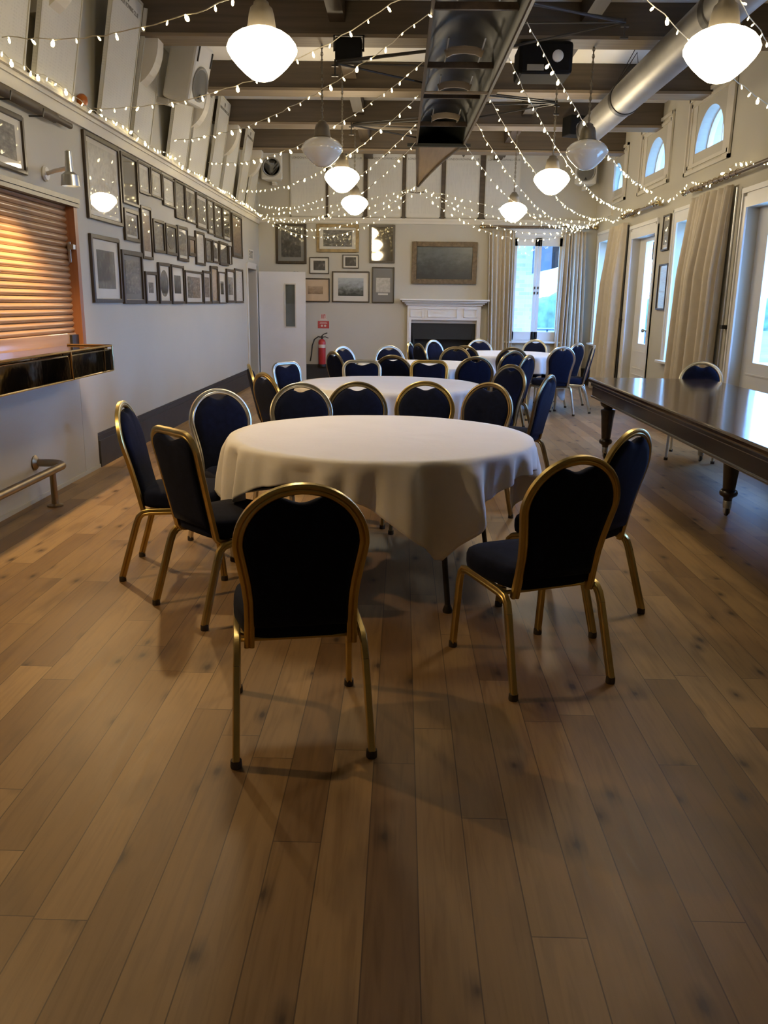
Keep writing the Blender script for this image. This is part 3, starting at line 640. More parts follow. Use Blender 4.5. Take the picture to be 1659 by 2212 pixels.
# ---------------------------------------------------------------- duct and ceiling fittings
t = thing('ventilation_duct', (2.22, 6.0, 3.47), 0, 'round galvanised ventilation duct running under the beams on the right', 'duct')
d = MB().lathe([(0.155, y) for y in (-8, -5.5, -2.5, 0.5, 3.4, 4.9)], 28, (0, 0, 0), Matrix.Rotation(-PI / 2, 3, 'X'))
d.build('duct_pipe', M['duct'], t)
for y in (-2.5, 0.6, 3.25, 4.85): MB().lathe([(0.156, y - 0.05), (0.164, y - 0.045), (0.164, y + 0.045), (0.156, y + 0.05)], 28, (0, 0, 0), Matrix.Rotation(-PI / 2, 3, 'X')).build('strap_band', M['black'], t)
for y in (0.6, 3.25): MB().tube([(-0.16, y, 0.02), (0.0, y - 0.35, 0.33), (0.16, y, 0.02)], 0.007, 6).tube([(-0.16, y, 0.02), (0.0, y - 0.35, 0.40)], 0.004, 6).build('hanging_wire', M['black'], t)
t = thing('projector', (1.25, 8.45, 3.45), 0, 'black projector slung under a beam right of the boat', 'projector')
MB().bb(-0.24, 0.24, -0.2, 0.22, 0.0, 0.27).build('body', M['blackplastic'], t, smooth=False, bevel=0.03)
MB().bb(-0.17, -0.02, -0.215, -0.2, 0.02, 0.07).build('front_plate', M['steel'], t, smooth=False)
MB().lathe([(0, 0), (0.05, 0), (0.05, 0.02), (0.035, 0.03), (0, 0.03)], 16, (0.1, -0.2, 0.14), Matrix.Rotation(PI / 2, 3, 'X')).build('lens', M['globe_off'], t)
MB().bb(-0.1, 0.1, -0.1, 0.1, 0.27, 0.31).build('mounting_bracket', M['black'], t, smooth=False)
t = thing('floodlight', (-0.53, 8.28, 3.53), 0, 'small black floodlight box under the beam left of the boat', 'light')
MB().bb(-0.12, 0.12, -0.08, 0.08, 0, 0.19).build('housing', M['blackplastic'], t, smooth=False, bevel=0.015)
MB().bb(-0.14, 0.14, -0.01, 0.01, 0.09, 0.11).bb(-0.14, -0.125, -0.01, 0.01, 0.1, 0.225).bb(0.125, 0.14, -0.01, 0.01, 0.1, 0.225).bb(-0.14, 0.14, -0.01, 0.01, 0.215, 0.225).build('bracket', M['black'], t, smooth=False)
t = thing('small_loudspeaker', (2.25, 11.95, 3.60), 0.3, 'small black loudspeaker by the far end of the duct', 'speaker')
MB().bb(-0.14, 0.14, -0.12, 0.12, 0, 0.24).build('cabinet', M['blackplastic'], t, smooth=False, bevel=0.012)
MB().lathe([(0, 0), (0.06, 0), (0.06, 0.01), (0, 0.012)], 16, (0, -0.12, 0.09), Matrix.Rotation(PI / 2, 3, 'X')).build('cone', M['greygrille'], t)
MB().bb(-0.02, 0.02, 0.10, 0.24, 0.10, 0.14).build('bracket', M['black'], t, smooth=False)
def loudspeaker(loc, rz, tilt, lab, grille=True):
    t = thing('loudspeaker', loc, rz, lab, 'speaker', 'white wall loudspeakers')
    t.rotation_euler = (tilt, 0, rz)
    poly = [(-0.19, -0.2), (0.19, -0.2), (0.13, 0.12), (-0.13, 0.12)]
    c = MB().prism(poly, -0.28, 0.28, 'XY'); c.build('cabinet', M['whiteplastic'], t, smooth=False, bevel=0.03)
    MB().lathe([(0, 0), (0.135, 0), (0.14, 0.006), (0.15, 0.012), (0.16, 0.004), (0.16, 0)], 28, (0, -0.204, -0.08), Matrix.Rotation(PI / 2, 3, 'X')).build('woofer_grille', M['greygrille'], t)
    MB().bb(-0.15, -0.135, -0.21, -0.2, 0.1, 0.24).bb(0.135, 0.15, -0.21, -0.2, 0.1, 0.24).build('port_slot', M['black'], t, smooth=False)
    MB().prism([(-0.025, -0.21), (0.025, -0.21), (0, -0.165)], -0.222, -0.213, 'XZ').build('badge', M['black'], t, smooth=False)
    MB().bb(-0.04, 0.04, 0.08, 0.24, -0.34, -0.28).bb(-0.03, 0.03, 0.0, 0.06, -0.31, -0.28).build('wall_bracket', M['whiteplastic'], t, smooth=False, bevel=0.008)
loudspeaker((-2.30, 15.42, 3.74), 0.0, -0.0, 'white loudspeaker high in the back left corner')
loudspeaker((3.12, 15.42, 3.72), -0.15, -0.0, 'white loudspeaker high in the back right corner')
loudspeaker((-2.22, 9.0, 3.62), math.radians(78), 0.25, 'white loudspeaker leaning out over the left honours boards')
# wall spotlight
t = thing('wall_spotlight', (XL, 6.4, 2.3), 0, 'cream wall spotlight above the bar shutter', 'lamp')
MB().lathe([(0, 0), (0.05, 0), (0.055, 0.012), (0.045, 0.025), (0.0, 0.028)], 20, (0, 0, 0), Matrix.Rotation(PI / 2, 3, 'Y')).build('base', M['whiteplastic'], t)
MB().tube([(0.02, 0, 0), (0.10, -0.06, 0.01), (0.34, -0.42, -0.02)], 0.014, 10).build('arm', M['whiteplastic'], t)
HX, HY, HZ = 0.36, -0.45, -0.02
MB().lathe([(0.0, 0.11), (0.022, 0.10), (0.026, 0.0), (0.03, -0.03), (0.055, -0.05), (0.062, -0.12), (0.056, -0.12), (0.045, -0.06), (0.0, -0.05)], 20, (HX, HY, HZ)).build('shade', M['steel'], t)
MB().lathe([(0, -0.09), (0.03, -0.09), (0.035, -0.06), (0, -0.055)], 14, (HX, HY, HZ)).build('lamp_bulb', M['globe_on'], t)
def beam(parent, loc, aim, energy, size):
    sl = bpy.data.lights.new('spot_beam', 'SPOT'); so = bpy.data.objects.new('spot_beam', sl); COL.objects.link(so)
    so.parent = parent; so.location = loc; sl.energy = energy; sl.color = (1.0, 0.66, 0.30); sl.spot_size = size; sl.spot_blend = 0.6; sl.shadow_soft_size = 0.025
    so.rotation_euler = Vector(aim).to_track_quat('-Z', 'Y').to_euler()
beam(t, (HX, HY, HZ - 0.125), (0.05, -0.12, -1), 95, 2.45)
t2 = thing('wall_spotlight', (XL, 3.6, 2.3), 0, 'cream wall spotlight over the bar, outside the frame', 'lamp')
for ch in list(t.children):
    if ch.type == 'MESH': c = ch.copy(); COL.objects.link(c); c.parent = t2
beam(t2, (HX, HY, HZ - 0.125), (0.16, 0.1, -1), 60, 2.35)
# oar and orange beacon
t = thing('oar', (XL + 0.06, 6.82, 2.70), 0, 'long wooden oar mounted on the left wall under the picture rail', 'oar')
MB().tube([(0, 0, 0), (0, -0.28, 0)], 0.022, 12).build('grip', M['beam'], t)
MB().tube([(0, -0.28, 0), (0, -0.30, 0), (0, -2.3, 0)], 0.036, 14, scale=[0.7, 1, 1.2]).build('loom', M['purlin'], t)
for y in (-0.6, -1.1): MB().tube([(-0.06, y, -0.05), (0.04, y, -0.05), (0.05, y, 0.0)], 0.006, 6).build('wall_hook', M['black'], t)
t = thing('beacon', (XL + 0.035, 7.18, RAIL + 0.025), 0, 'small orange beacon standing on the picture rail between honours boards', 'beacon')
MB().lathe([(0.035, 0), (0.035, 0.02), (0, 0.02)], 16).build('base', M['whiteplastic'], t)
MB().lathe([(0.033, 0.02), (0.045, 0.05), (0.04, 0.09), (0.02, 0.11), (0, 0.112)], 18).build('dome', M['orange'], t)

# ---------------------------------------------------------------- banquet chairs (front = +Y, back top at y = -0.27)
SEC = [(-.0135, -.007), (-.0135, .007), (-.010, .010), (-.003, .010), (0, .007), (.003, .010), (.010, .010), (.0135, .007), (.0135, -.007), (.010, -.010), (.003, -.010), (0, -.007), (-.003, -.010), (-.010, -.010)]
SEC2 = [(a * 1.2, b * 1.15) for a, b in SEC]
def backy(z): return -0.165 - (z - 0.44) * 0.228
def outline(kind, inset=0.0):
    """half outline (x, z) from the seat up to the top centre"""
    if kind == 'round':
        p = [(.163, .39), (.161, .45), (.162, .52), (.168, .58), (.178, .64), (.187, .69)]
        p += [(x, z) for x, z in arc(0, .713, .190, .180, 0, PI / 2, 16)]
    else:
        p = [(.163, .39), (.164, .48), (.168, .60), (.172, .70), (.176, .76)] + [(x, z) for x, z in arc(.100, .788, .076, .074, 0, PI / 2, 7)] + [(.05, .862), (0, .863)]
    return p
def back_path(kind, straight=False):
    h = outline(kind)
    if straight: h = [(.164, .355)] + h
    tail = [(.168, -.085, .368), (.167, -.120, .370), (.165, -.145, .378)]
    R_ = ([] if straight else tail) + [(x, backy(z), z) for x, z in h]
    return R_ + [(-x, y, z) for x, y, z in R_[:-1]][::-1]
def make_chair(kind, metal, name):
    t = thing(name)
    MB().sweep(back_path(kind, kind == 'round' and metal == M['gold']), [(q[0] * 1.2, q[1] * 1.1) for q in SEC], up=(0, 1, 0.2)).build('back_frame', metal, t)
    # backrest pad
    h = outline(kind); P = []
    for i, (x, z) in enumerate(h):
        if z < .47: continue
        a = h[max(i - 1, 0)]; b = h[min(i + 1, len(h) - 1)]
        tx, tz = b[0] - a[0], b[1] - a[1]; l = math.hypot(tx, tz) or 1
        nx, nz = -tz / l, tx / l
        xx, zz = max(0, x + nx * 0.016), z + nz * 0.016
        if zz > (.80 if kind == 'round' else .83) and xx < .052:
            q = xx / .052; zz -= 0.0
        P.append((xx, zz))
    topx = [k for k in range(len(P)) if P[k][0] < .052]
    # refine the handle dip
    base = [q for q in P if q[0] > .052]
    zt = base[-1][1]
    dip = []
    for i in range(1, 9):
        xx = base[-1][0] * (1 - i / 8); q = xx / base[-1][0]
        dip.append((xx, zt + (0.004 if kind == 'round' else 0.0) * (1 - q) - 0.021 * (0.5 + 0.5 * math.cos(PI * q))))
    P = [(.146, .425), (.147, .45)] + base + dip
    loop = P + [(-x, z) for x, z in P[:-1]][::-1]
    n = len(loop); m_ = MB(); rings = []
    for sx, dy, cz in ((.80, -.026, .67), (.95, -.022, .67), (.985, -.014, .67), (1, 0, .67), (.985, .016, .67), (.93, .026, .67), (.75, .032, .67)):
        r0 = []
        for x, z in loop:
            zz = cz + (z - cz) * sx
            r0.append((x * sx, backy(zz) + dy, zz))
        rings.append(r0)
    vs = [p for r0 in rings for p in r0]
    fs = [(j * n + i, j * n + (i + 1) % n, (j + 1) * n + (i + 1) % n, (j + 1) * n + i) for j in range(len(rings) - 1) for i in range(n)]
    c0 = len(vs); vs.append((0, backy(.66) - .028, .66)); vs.append((0, backy(.66) + .036, .66)); k = (len(rings) - 1) * n
    for i in range(n): fs.append((c0, (i + 1) % n, i)); fs.append((c0 + 1, k + i, k + (i + 1) % n))
    m_.add(vs, fs).build('backrest', M['navy'], t, ang=1.2)
    # seat pad: superellipse rings
    s = MB(); rr = []; nn = 40
    for sc_, z in ((.90, .377), (.985, .385), (1.0, .404), (1.0, .434), (.975, .452), (.90, .463), (.6, .470)):
        rg = []
        for i in range(nn):
            a = 2 * PI * i / nn; ca, sa = math.cos(a), math.sin(a); e = .42
            x = math.copysign(abs(ca) ** e, ca) * (.212 if sa > 0 else .205); y = math.copysign(abs(sa) ** e, sa) * .205
            x *= 1 - 0.12 * max(0, -y / .205)
            rg.append((x * sc_, .035 + y * sc_, z + (0.004 * (1 - (x / .21) ** 2))))
        rr += rg
    fs = [(j * nn + i, j * nn + (i + 1) % nn, (j + 1) * nn + (i + 1) % nn, (j + 1) * nn + i) for j in range(6) for i in range(nn)]
    fs.append(tuple(range(nn))[::-1]); c0 = len(rr); rr.append((0, .035, .476))
    for i in range(nn): fs.append((6 * nn + i, 6 * nn + (i + 1) % nn, c0))
    s.add(rr, fs).build('seat', M['navy'], t, ang=1.3)
    # side rails continue into the legs
    for sx in (-1, 1):
        X = sx * .203
        MB().sweep([(X, .232, .31), (X, .222, .345), (X, .200, .366), (X, .165, .373), (X, 0, .371), (X, -.105, .368), (X, -.140, .361), (X, -.162, .340), (X + sx * .002, -.176, .305)], SEC2, up=(1, 0, 0), caps=True).build('seat_rail', metal, t)
        for pts in ([(X, .232, .31), (X + sx * .006, .262, .02)], [(X + sx * .002, -.176, .305), (X + sx * .012, -.262, .02)]):
            lg = MB().sweep(pts, SEC2, up=(1, 0, 0)).build('leg', metal, t)
            p = pts[1]
            MB().lathe([(.0175, 0), (.0185, .004), (.0175, .026), (.0, .027)], 12, (p[0], p[1], 0)).build('leg_cap', M['cap'], lg)
    MB().tube([(-.19, .16, .362), (.19, .16, .362)], .009, 8).tube([(-.19, -.09, .358), (.19, -.09, .358)], .009, 8).tube([(-.165, -.085, .368), (-.2, -.06, .37)], .009, 8).tube([(.165, -.085, .368), (.2, -.06, .37)], .009, 8).build('cross_bar', metal, t)
    return t
PROTO = {}
CHAIRS = [
 # top x, top y, facing degrees, kind, metal, label, group
 (-.27, 2.42, 90, 'round', 'gold', 'gold-framed round-backed navy chair nearest the camera, seen squarely from behind', 1),
 (.65, 2.93, 112, 'round', 'gold', 'gold-framed round-backed navy chair at the right front of the nearest table, its seat side showing', 1),
 (1.08, 3.68, 143, 'round', 'gold', 'round-backed blue-lit chair right of the nearest table, closest to the dark wooden table', 1),
 (-1.03, 3.64, 45, 'square', 'gold', 'square-topped gold-framed chair at the left front of the nearest table', 1),
 (-1.48, 4.36, 4, 'round', 'gold', 'round-backed gold chair farthest left, seen edge-on beside the nearest table', 1),
 (-1.13, 5.08, -50, 'round', 'silver', 'silver-rimmed round-backed chair at the left rear of the nearest table', 1),
 (-.67, 5.54, -78, 'round', 'silver', 'silver-rimmed round-backed chair, leftmost of the four behind the nearest table', 1),
 (-.30, 5.68, -86, 'round', 'dullgold', 'bronze-rimmed round-backed chair, second from left of the four behind the nearest table', 1),
 (.17, 5.80, -97, 'round', 'gold', 'bright gold round-backed chair, third from left of the four behind the nearest table', 1),
 (.62, 5.78, -130, 'round', 'dullgold', 'round-backed blue-lit chair, rightmost of the four behind the nearest table', 1),
 (1.16, 6.52, 152, 'round', 'dullgold', 'narrow edge-on blue chair to the right, between the nearest and second tables', 2),
 (1.00, 7.60, -140, 'round', 'dullgold', 'dark round-backed chair at the right of the second table', 2),
 (-1.05, 6.32, 38, 'round', 'gold', 'gold round-backed chair turned half away, left front of the second table', 2),
 (-1.31, 7.16, 14, 'round', 'gold', 'gold round-backed chair seen edge-on at the left of the second table', 2),
 (-1.11, 7.94, -34, 'square', 'silver', 'silver square-topped chair standing before the open white door', 2),
 (-.40, 8.38, -83, 'square', 'silver', 'silver square-topped chair behind the second table, left of centre', 2),
 (.28, 8.50, -94, 'square', 'gold', 'gold square-topped chair behind the second table, right of centre', 2),
 (.77, 8.72, 102, 'round', 'dullgold', 'round-backed blue-lit chair with its back to the camera at the front of the third table', 3),
 (-.095, 8.72, 78, 'round', 'dullgold', 'bronze round-backed chair rising behind the left square-topped silver chair', 3),
 (1.38, 9.12, 147, 'round', 'dullgold', 'narrow blue-lit chair right of the third table, in front of the two overlapping dark chairs', 3),
 (-.76, 9.28, 33, 'round', 'dullgold', 'dark chair seen nearly edge-on beside the fire extinguisher', 3),
 (-.74, 10.40, -38, 'round', 'silver', 'silver-rimmed blue chair against the back wall, right of the fire extinguisher', 3),
 (-.17, 10.75, -66, 'round', 'silver', 'silver-rimmed round-backed chair below the grey-mounted picture, behind the third table', 3),
 (.10, 11.75, -14, 'round', 'gold', 'thin edge-on gold chair at the left side of the fireplace', 4),
 (.22, 11.45, 24, 'round', 'dullgold', 'dark narrow chair in front of the left of the hearth', 4),
 (.46, 12.60, -42, 'round', 'silver', 'pale-rimmed upright blue chair in front of the hearth', 4),
 (.68, 10.62, -98, 'round', 'dullgold', 'wide bronze-rimmed chair behind the third table, overlapping another before the hearth', 3),
 (.82, 11.05, 62, 'round', 'dullgold', 'chair half hidden behind the wide bronze-rimmed chair before the hearth', 4),
 (1.19, 13.1, -80, 'round', 'silver', 'silver-rimmed chair beyond the far table, at the right end of the fireplace', 4),
 (2.09, 13.25, -118, 'round', 'silver', 'silver-rimmed chair beyond the far table, under the back window', 4),
 (1.40, 10.70, 83, 'round', 'dullgold', 'rear one of the two overlapping dark chairs in front of the far table', 4),
 (1.32, 9.93, 125, 'round', 'dullgold', 'front one of the two overlapping dark chairs in front of the far table', 4),
 (2.12, 11.14, 107, 'round', 'silver', 'fully visible blue chair with a silver frame at the right front of the far table', 4),
 (2.56, 12.30, 134, 'round', 'silver', 'silver-framed chair behind the fully visible blue one, right of the far table', 4),
 (2.66, 11.72, 168, 'round', 'silver', 'edge-on silver chair nearest the right wall at the far table', 4),
 (3.00, 8.44, -113, 'round', 'silver', 'chair on the far side of the long dark table, beside the big curtain', 5)]
GR = {1: 'chairs around the nearest round table', 2: 'chairs around the second round table', 3: 'chairs around the third round table', 4: 'chairs around the far round table', 5: None}
FEET = {0: (-.283, 2.350, 101), 1: (.638, 2.892, 112.5), 2: (1.02, 3.585, 136), 26: (.67, 10.52, -98)}
for ci, (x, y, a, kind, metal, lab, g) in enumerate(CHAIRS):
    x, y, a = FEET.get(ci, (x * .981, y * .981, a))
    key = (kind, metal)
    first = key not in PROTO
    if first: PROTO[key] = make_chair(kind, M[metal], 'banquet_chair')
    t = PROTO[key] if first else copy_tree(PROTO[key])
    ar = math.radians(a)
    t.location = (x + 0.27 * math.cos(ar), y + 0.27 * math.sin(ar), 0); t.rotation_euler = (0, 0, ar - PI / 2)
    t['label'] = lab; t['category'] = 'chair'
    if GR[g]: t['group'] = GR[g]
    elif 'group' in t: del t['group']

# ---------------------------------------------------------------- round tables with square cloths
def round_table(cx, cy, r, rot, half, lab, clab, seed, la=PI / 4):
    t = thing('round_table', (cx, cy, 0), rot, lab, 'table', 'round banquet tables')
    MB().lathe([(0, .715), (r - .01, .715), (r, .722), (r, .738), (r - .006, .742), (0, .742)], 64).build('tabletop', M['ply'], t)
    for a in (la, la + PI / 2, la + PI, la + 3 * PI / 2):
        c_, s_ = math.cos(a), math.sin(a)
        l = MB().tube([(c_ * .58, s_ * .58, .715), (c_ * .60, s_ * .60, .45), (c_ * .66, s_ * .66, .25), (c_ * .70, s_ * .70, .03)], .014, 10)
        l.lathe([(0, 0), (.022, 0), (.024, .012), (.014, .04), (0, .04)], 12, (c_ * .70, s_ * .70, 0)).build('leg', M['black'], t)
    MB().tube([(.3, .3, .6), (-.3, -.3, .6)], .012, 8).tube([(.3, -.3, .6), (-.3, .3, .6)], .012, 8).bb(-.3, .3, -.3, .3, .70, .715).build('folding_brace', M['black'], t)
    # cloth
    rnd = random.Random(seed); NA = 360; ph = [rnd.uniform(0, 2 * PI) for _ in range(6)]
    radial = [0.0, .25, .5, .75, .93, 1.0]; drops = 16
    vs = [(0, 0, .746)]; fs = []
    for i in range(NA):
        a = 2 * PI * i / NA; ca, sa = math.cos(a), math.sin(a)
        L = half / max(abs(ca), abs(sa)); L = min(L, half * 1.39)
        hang = max(0.03, L - r)
        fold = 0.6 * math.sin(13 * a + ph[0] + 1.6 * math.sin(3 * a + ph[1])) + 0.45 * math.sin(22 * a + ph[2] + math.sin(5 * a)) + 0.25 * math.sin(7 * a + ph[3]) + 0.2 * math.sin(37 * a + ph[4]); fold = math.copysign(abs(fold) ** 0.8, fold)
        for q in radial[1:]:
            sag = 0.0
            rr_ = (r + 0.004) * q
            vs.append((rr_ * ca, rr_ * sa, .746 + 0.0008 * math.sin(9 * a + 5 * q)))
        for j in range(1, drops + 1):
            s = hang * j / drops
            ed = 0.012 * (1 - math.exp(-s / 0.012))
            amp = 0.085 * (s / 0.22) ** 0.6 if s < 0.22 else 0.085 + 0.03 * (s - .22) / .3
            rr_ = r + 0.004 + ed + 0.04 * s + amp * fold * min(1, s / 0.06) * (0.8 if hang > .2 else 0.5)
            tw = 0.05 * amp / 0.04 * math.sin(7 * a + ph[5]) * (s / .3)
            zz = .746 - (s - ed * .3) - 0.004 * abs(fold)
            vs.append((rr_ * math.cos(a + tw * .3), rr_ * math.sin(a + tw * .3), zz))
    K = len(radial) - 1 + drops
    for i in range(NA):
        j = (i + 1) % NA
        fs.append((0, 1 + i * K, 1 + j * K))
        for k in range(K - 1): fs.append((1 + i * K + k, 1 + i * K + k + 1, 1 + j * K + k + 1, 1 + j * K + k))
    o = MB().add(vs, fs).build('tablecloth', M['cloth'], None, ang=3)
    sm = o.modifiers.new('thick', 'SOLIDIFY'); sm.thickness = 0.0015; sm.offset = 1
    o.location = (cx, cy, 0); o.rotation_euler = (0, 0, rot); tag(o, clab, 'tablecloth', 'white square tablecloths')
D2R = math.radians
round_table(-.10, 4.32, .785, D2R(-70 + 45), .905, 'round folding banquet table nearest the camera under its cloth', 'white tablecloth on the nearest round table with a pointed corner hanging at the front', 3, D2R(-61 + 25))
round_table(-.10, 7.16, .785, D2R(18), .96, 'second round banquet table from the camera under its cloth', 'white tablecloth on the second round table', 5)
round_table(.27, 9.62, .76, D2R(-70 + 45), .97, 'third round banquet table from the camera under its cloth', 'white tablecloth on the third round table, left of the overlapping chairs', 8)
round_table(1.46, 12.0, .77, D2R(30), 1.0, 'far round banquet table before the back window under its cloth', 'white tablecloth on the far round table before the window', 11)

# ---------------------------------------------------------------- long dark table on the right
t = thing('dining_table', (2.42, 5.6, 0), 0, 'long dark mahogany table on turned legs with a polished boarded top', 'table')
MB().bb(-.60, .58, -2.6, 2.6, .700, .745).build('tabletop', M['toptable'], t, smooth=False, bevel=0.014)
a_ = MB().bb(-.56, .54, -2.54, 2.56, .555, .70).bb(-.575, .555, -2.56, 2.575, .665, .70).bb(-.57, .55, -2.55, 2.57, .555, .575)
a_.build('apron', M['mahog'], t, smooth=False, bevel=0.008)
legp = [(.028, .075), (.030, .10), (.032, .125), (.036, .135), (.062, .150), (.068, .168), (.060, .186), (.044, .195), (.046, .205), (.058, .40), (.068, .455), (.066, .47), (.040, .478), (.042, .49), (.066, .505), (.076, .53), (.072, .56), (.05, .58), (.055, .60), (.06, .63), (.05, .65)]
legp = [(r * (0.92 if z < .4 else 1), z) for r, z in legp]
for (lx, ly) in ((-.46, 2.28), (.43, 2.22), (-.12, .10), (.43, 0.1), (-.46, -2.2), (.43, -2.2)):
    l = MB().lathe(legp, 28, (lx, ly, 0)); lo = l.build('leg', M['mahog'], t, ang=0.9)
    c = MB().lathe([(.028, .06), (.030, .11), (.022, .125), (0, .125)], 14, (lx, ly, 0)).bb(lx - .018, lx - .010, ly - .02, ly + .02, .02, .07).bb(lx + .010, lx + .018, ly - .02, ly + .02, .02, .07)
    c.build('caster_fork', M['steel'], lo)
    MB().lathe([(0, -.009), (.024, -.009), (.027, 0), (.024, .009), (0, .009)], 16, (lx, ly, .027), Matrix.Rotation(PI / 2, 3, 'Y')).build('caster_wheel', M['black'], lo)

# ---------------------------------------------------------------- curtains and poles
def curtain(name, axis, base, a0t, a1t, a0b, a1b, zt, zb, depth, lab, seed, nf=9, waist=None, mat='curtain'):
    """axis 'Y': hangs along y at x=base ; axis 'X': along x at y=base"""
    rnd = random.Random(seed); nu = nf * 12; nv = 26
    ph = [rnd.uniform(0, 6) for _ in range(4)]
    vs = []; fs = []
    for j in range(nv + 1):
        v = j / nv; z = zt + (zb - zt) * v
        A0 = a0t + (a0b - a0t) * v; A1 = a1t + (a1b - a1t) * v
        if waist:
            q = math.sin(PI * min(1, v * 1.1)) * waist; A1 -= q * 0.5; A0 += q * 0.5
        for i in range(nu + 1):
            u = i / nu; uu = u + 0.02 * math.sin(5 * u * PI + ph[0] + v * 1.5)
            am = depth * (0.45 + 0.55 * min(1, v * 3)) * (0.75 + 0.25 * math.sin(3.1 * u * PI + ph[1]))
            w = am * (0.5 + 0.5 * math.sin(2 * PI * nf * u + 0.9 * math.sin(4 * u + ph[2]) + 0.4 * v * math.sin(7 * u)))
            a = A0 + (A1 - A0) * uu
            vs.append((base - w, a, z) if axis == 'Y' else (a, base - w, z))
    for j in range(nv):
        for i in range(nu):
            k = j * (nu + 1) + i; fs.append((k, k + 1, k + nu + 2, k + nu + 1))
    t = thing(name, (0, 0, 0), 0, lab, 'curtain', 'cream curtains')
    off = Vector((base, (a0b + a1b) / 2, zb)) if axis == 'Y' else Vector(((a0b + a1b) / 2, base, zb))
    t.location = off
    o = MB().add([Vector(p) - off for p in vs], fs).build('drape', M[mat], t, ang=3); s = o.modifiers.new('thick', 'SOLIDIFY'); s.thickness = 0.004
    return t
curtain('curtain', 'Y', XR - .03, 14.40, 13.42, 14.85, 13.50, 2.66, .04, .16, 'cream curtain between the far right-wall window and the glazed door', 2, 8)
curtain('curtain', 'Y', XR - .03, 10.42, 9.20, 10.62, 9.28, 2.66, .04, .20, 'biggest cream curtain on the right wall, yellow-lit at its top', 3, 9)
curtain('curtain', 'X', YB - .05, 1.50, 2.00, 1.58, 2.02, 2.70, .03, .14, 'cream curtain left of the back window', 4, 7)
curtain('curtain', 'X', YB - .05, 2.86, 3.24, 2.80, 3.30, 2.70, .03, .15, 'cream curtain right of the back window, in the corner', 5, 6)
def pole(p0, p1, lab):
    t = thing('curtain_pole', p0, 0, lab, 'curtain pole'); d = Vector(p1) - Vector(p0)
    MB().tube([(0, 0, 0), d], .022, 14).build('rod', M['pole'], t)
    q = Vector((0, 0, 1)).rotation_difference(d.normalized()).to_matrix()
    for o_, s in (((0, 0, 0), -1), (d, 1)):
        MB().lathe([(.022, 0), (.03, .008), (.03, .02), (.018, .03), (.032, .05), (.04, .075), (.03, .10), (0, .112)], 16, o_, q if s > 0 else q @ Matrix.Rotation(PI, 3, 'X')).build('finial', M['brass'], t)
    for f in (0.06, 0.94):
        c = d * f; br = MB()
        n = Vector((1, 0, 0)) if abs(d.y) > abs(d.x) else Vector((0, 1, 0))
        br.tube([c, c + n * 0.12], .01, 8); br.lathe([(.03, -.01), (.03, .01)], 14, c, q); br.build('bracket', M['brass'], t)
    for i in range(9):
        f = 0.1 + 0.05 * i; c = d * f
        MB().tube([c + q @ Vector((.03 * math.cos(a), .03 * math.sin(a), 0)) for a in [k * 2 * PI / 12 for k in range(12)]], .004, 5, closed=True).build('ring', M['brass'], t)
pole((XR - .12, 13.35, 2.74), (XR - .12, 11.7, 2.74), 'curtain pole over the far glazed door on the right wall')
pole((XR - .12, 10.50, 2.74), (XR - .12, 7.4, 2.74), 'wooden curtain pole with brass finial over the nearer glazed door')
pole((3.34, YB - .13, 2.76), (1.45, YB - .13, 2.76), 'curtain pole over the back window')
t = thing('drainpipe', (XR - .04, 13.36, 0), 0, 'thin dark pipe running up beside the far curtain', 'pipe')
MB().tube([(0, 0, 0), (0, 0, 2.62)], .016, 10).build('pipe', M['black'], t)
MB().bb(-.02, .04, -.03, .03, 1.2, 1.23).build('pipe_clip', M['black'], t, smooth=False)
t = thing('drainpipe', (XR - .04, 9.12, 0), 0, 'thin dark pipe with a clip beside the big curtain', 'pipe')
MB().tube([(0, 0, 0), (0, 0, 2.62)], .014, 10).build('pipe', M['steel'], t)
MB().bb(-.02, .04, -.03, .03, 1.2, 1.24).build('pipe_clip', M['black'], t, smooth=False)

# ---------------------------------------------------------------- framed pictures
def picture(face, a0, a1, z0, z1, fw, fmat, mount, prt, m1, lab, cat='picture', group=None, name='framed_picture', fd=0.028, oval=False, mz=None):
    """face 'L','B','R': which wall. mount margin m1 as a fraction"""
    w, h = abs(a1 - a0), z1 - z0
    if face == 'L': loc = (XL, (a0 + a1) / 2, (z0 + z1) / 2); rz = PI / 2
    elif face == 'B': loc = ((a0 + a1) / 2, YB, (z0 + z1) / 2); rz = 0
    else: loc = (XR, (a0 + a1) / 2, (z0 + z1) / 2); rz = -PI / 2
    t = thing(name, loc, rz, lab, cat, group)
    W, H = w / 2, h / 2; f = MB()
    for s in (-1, 1):
        x0, x1 = sorted((s * W, s * (W - fw))); f.bb(x0, x1, -fd, -.001, -H, H)
        f.bb(-W + fw, W - fw, -fd, -.001, s * H if s < 0 else H - fw, -H + fw if s < 0 else H)
    f.build('frame', M[fmat], t, smooth=False, bevel=min(.005, fw * .25))
    iw, ih = W - fw, H - fw
    mm = MB().bb(-iw, iw, -.012, -.004, -ih, ih).build('mount', M[mount], t, smooth=False)
    mx = m1 * w; mzz = (mz if mz is not None else m1) * h
    pw, ph_ = iw - mx, ih - mzz
    p = MB()
    if oval: p.prism([(pw * math.cos(a), ph_ * math.sin(a)) for a in [i * 2 * PI / 32 for i in range(32)]], -.015, -.012, 'XZ')
    else: p.bb(-pw, pw, -.015, -.012, -ph_, ph_)
    p.build('print', M[prt], t, smooth=False)
    return t
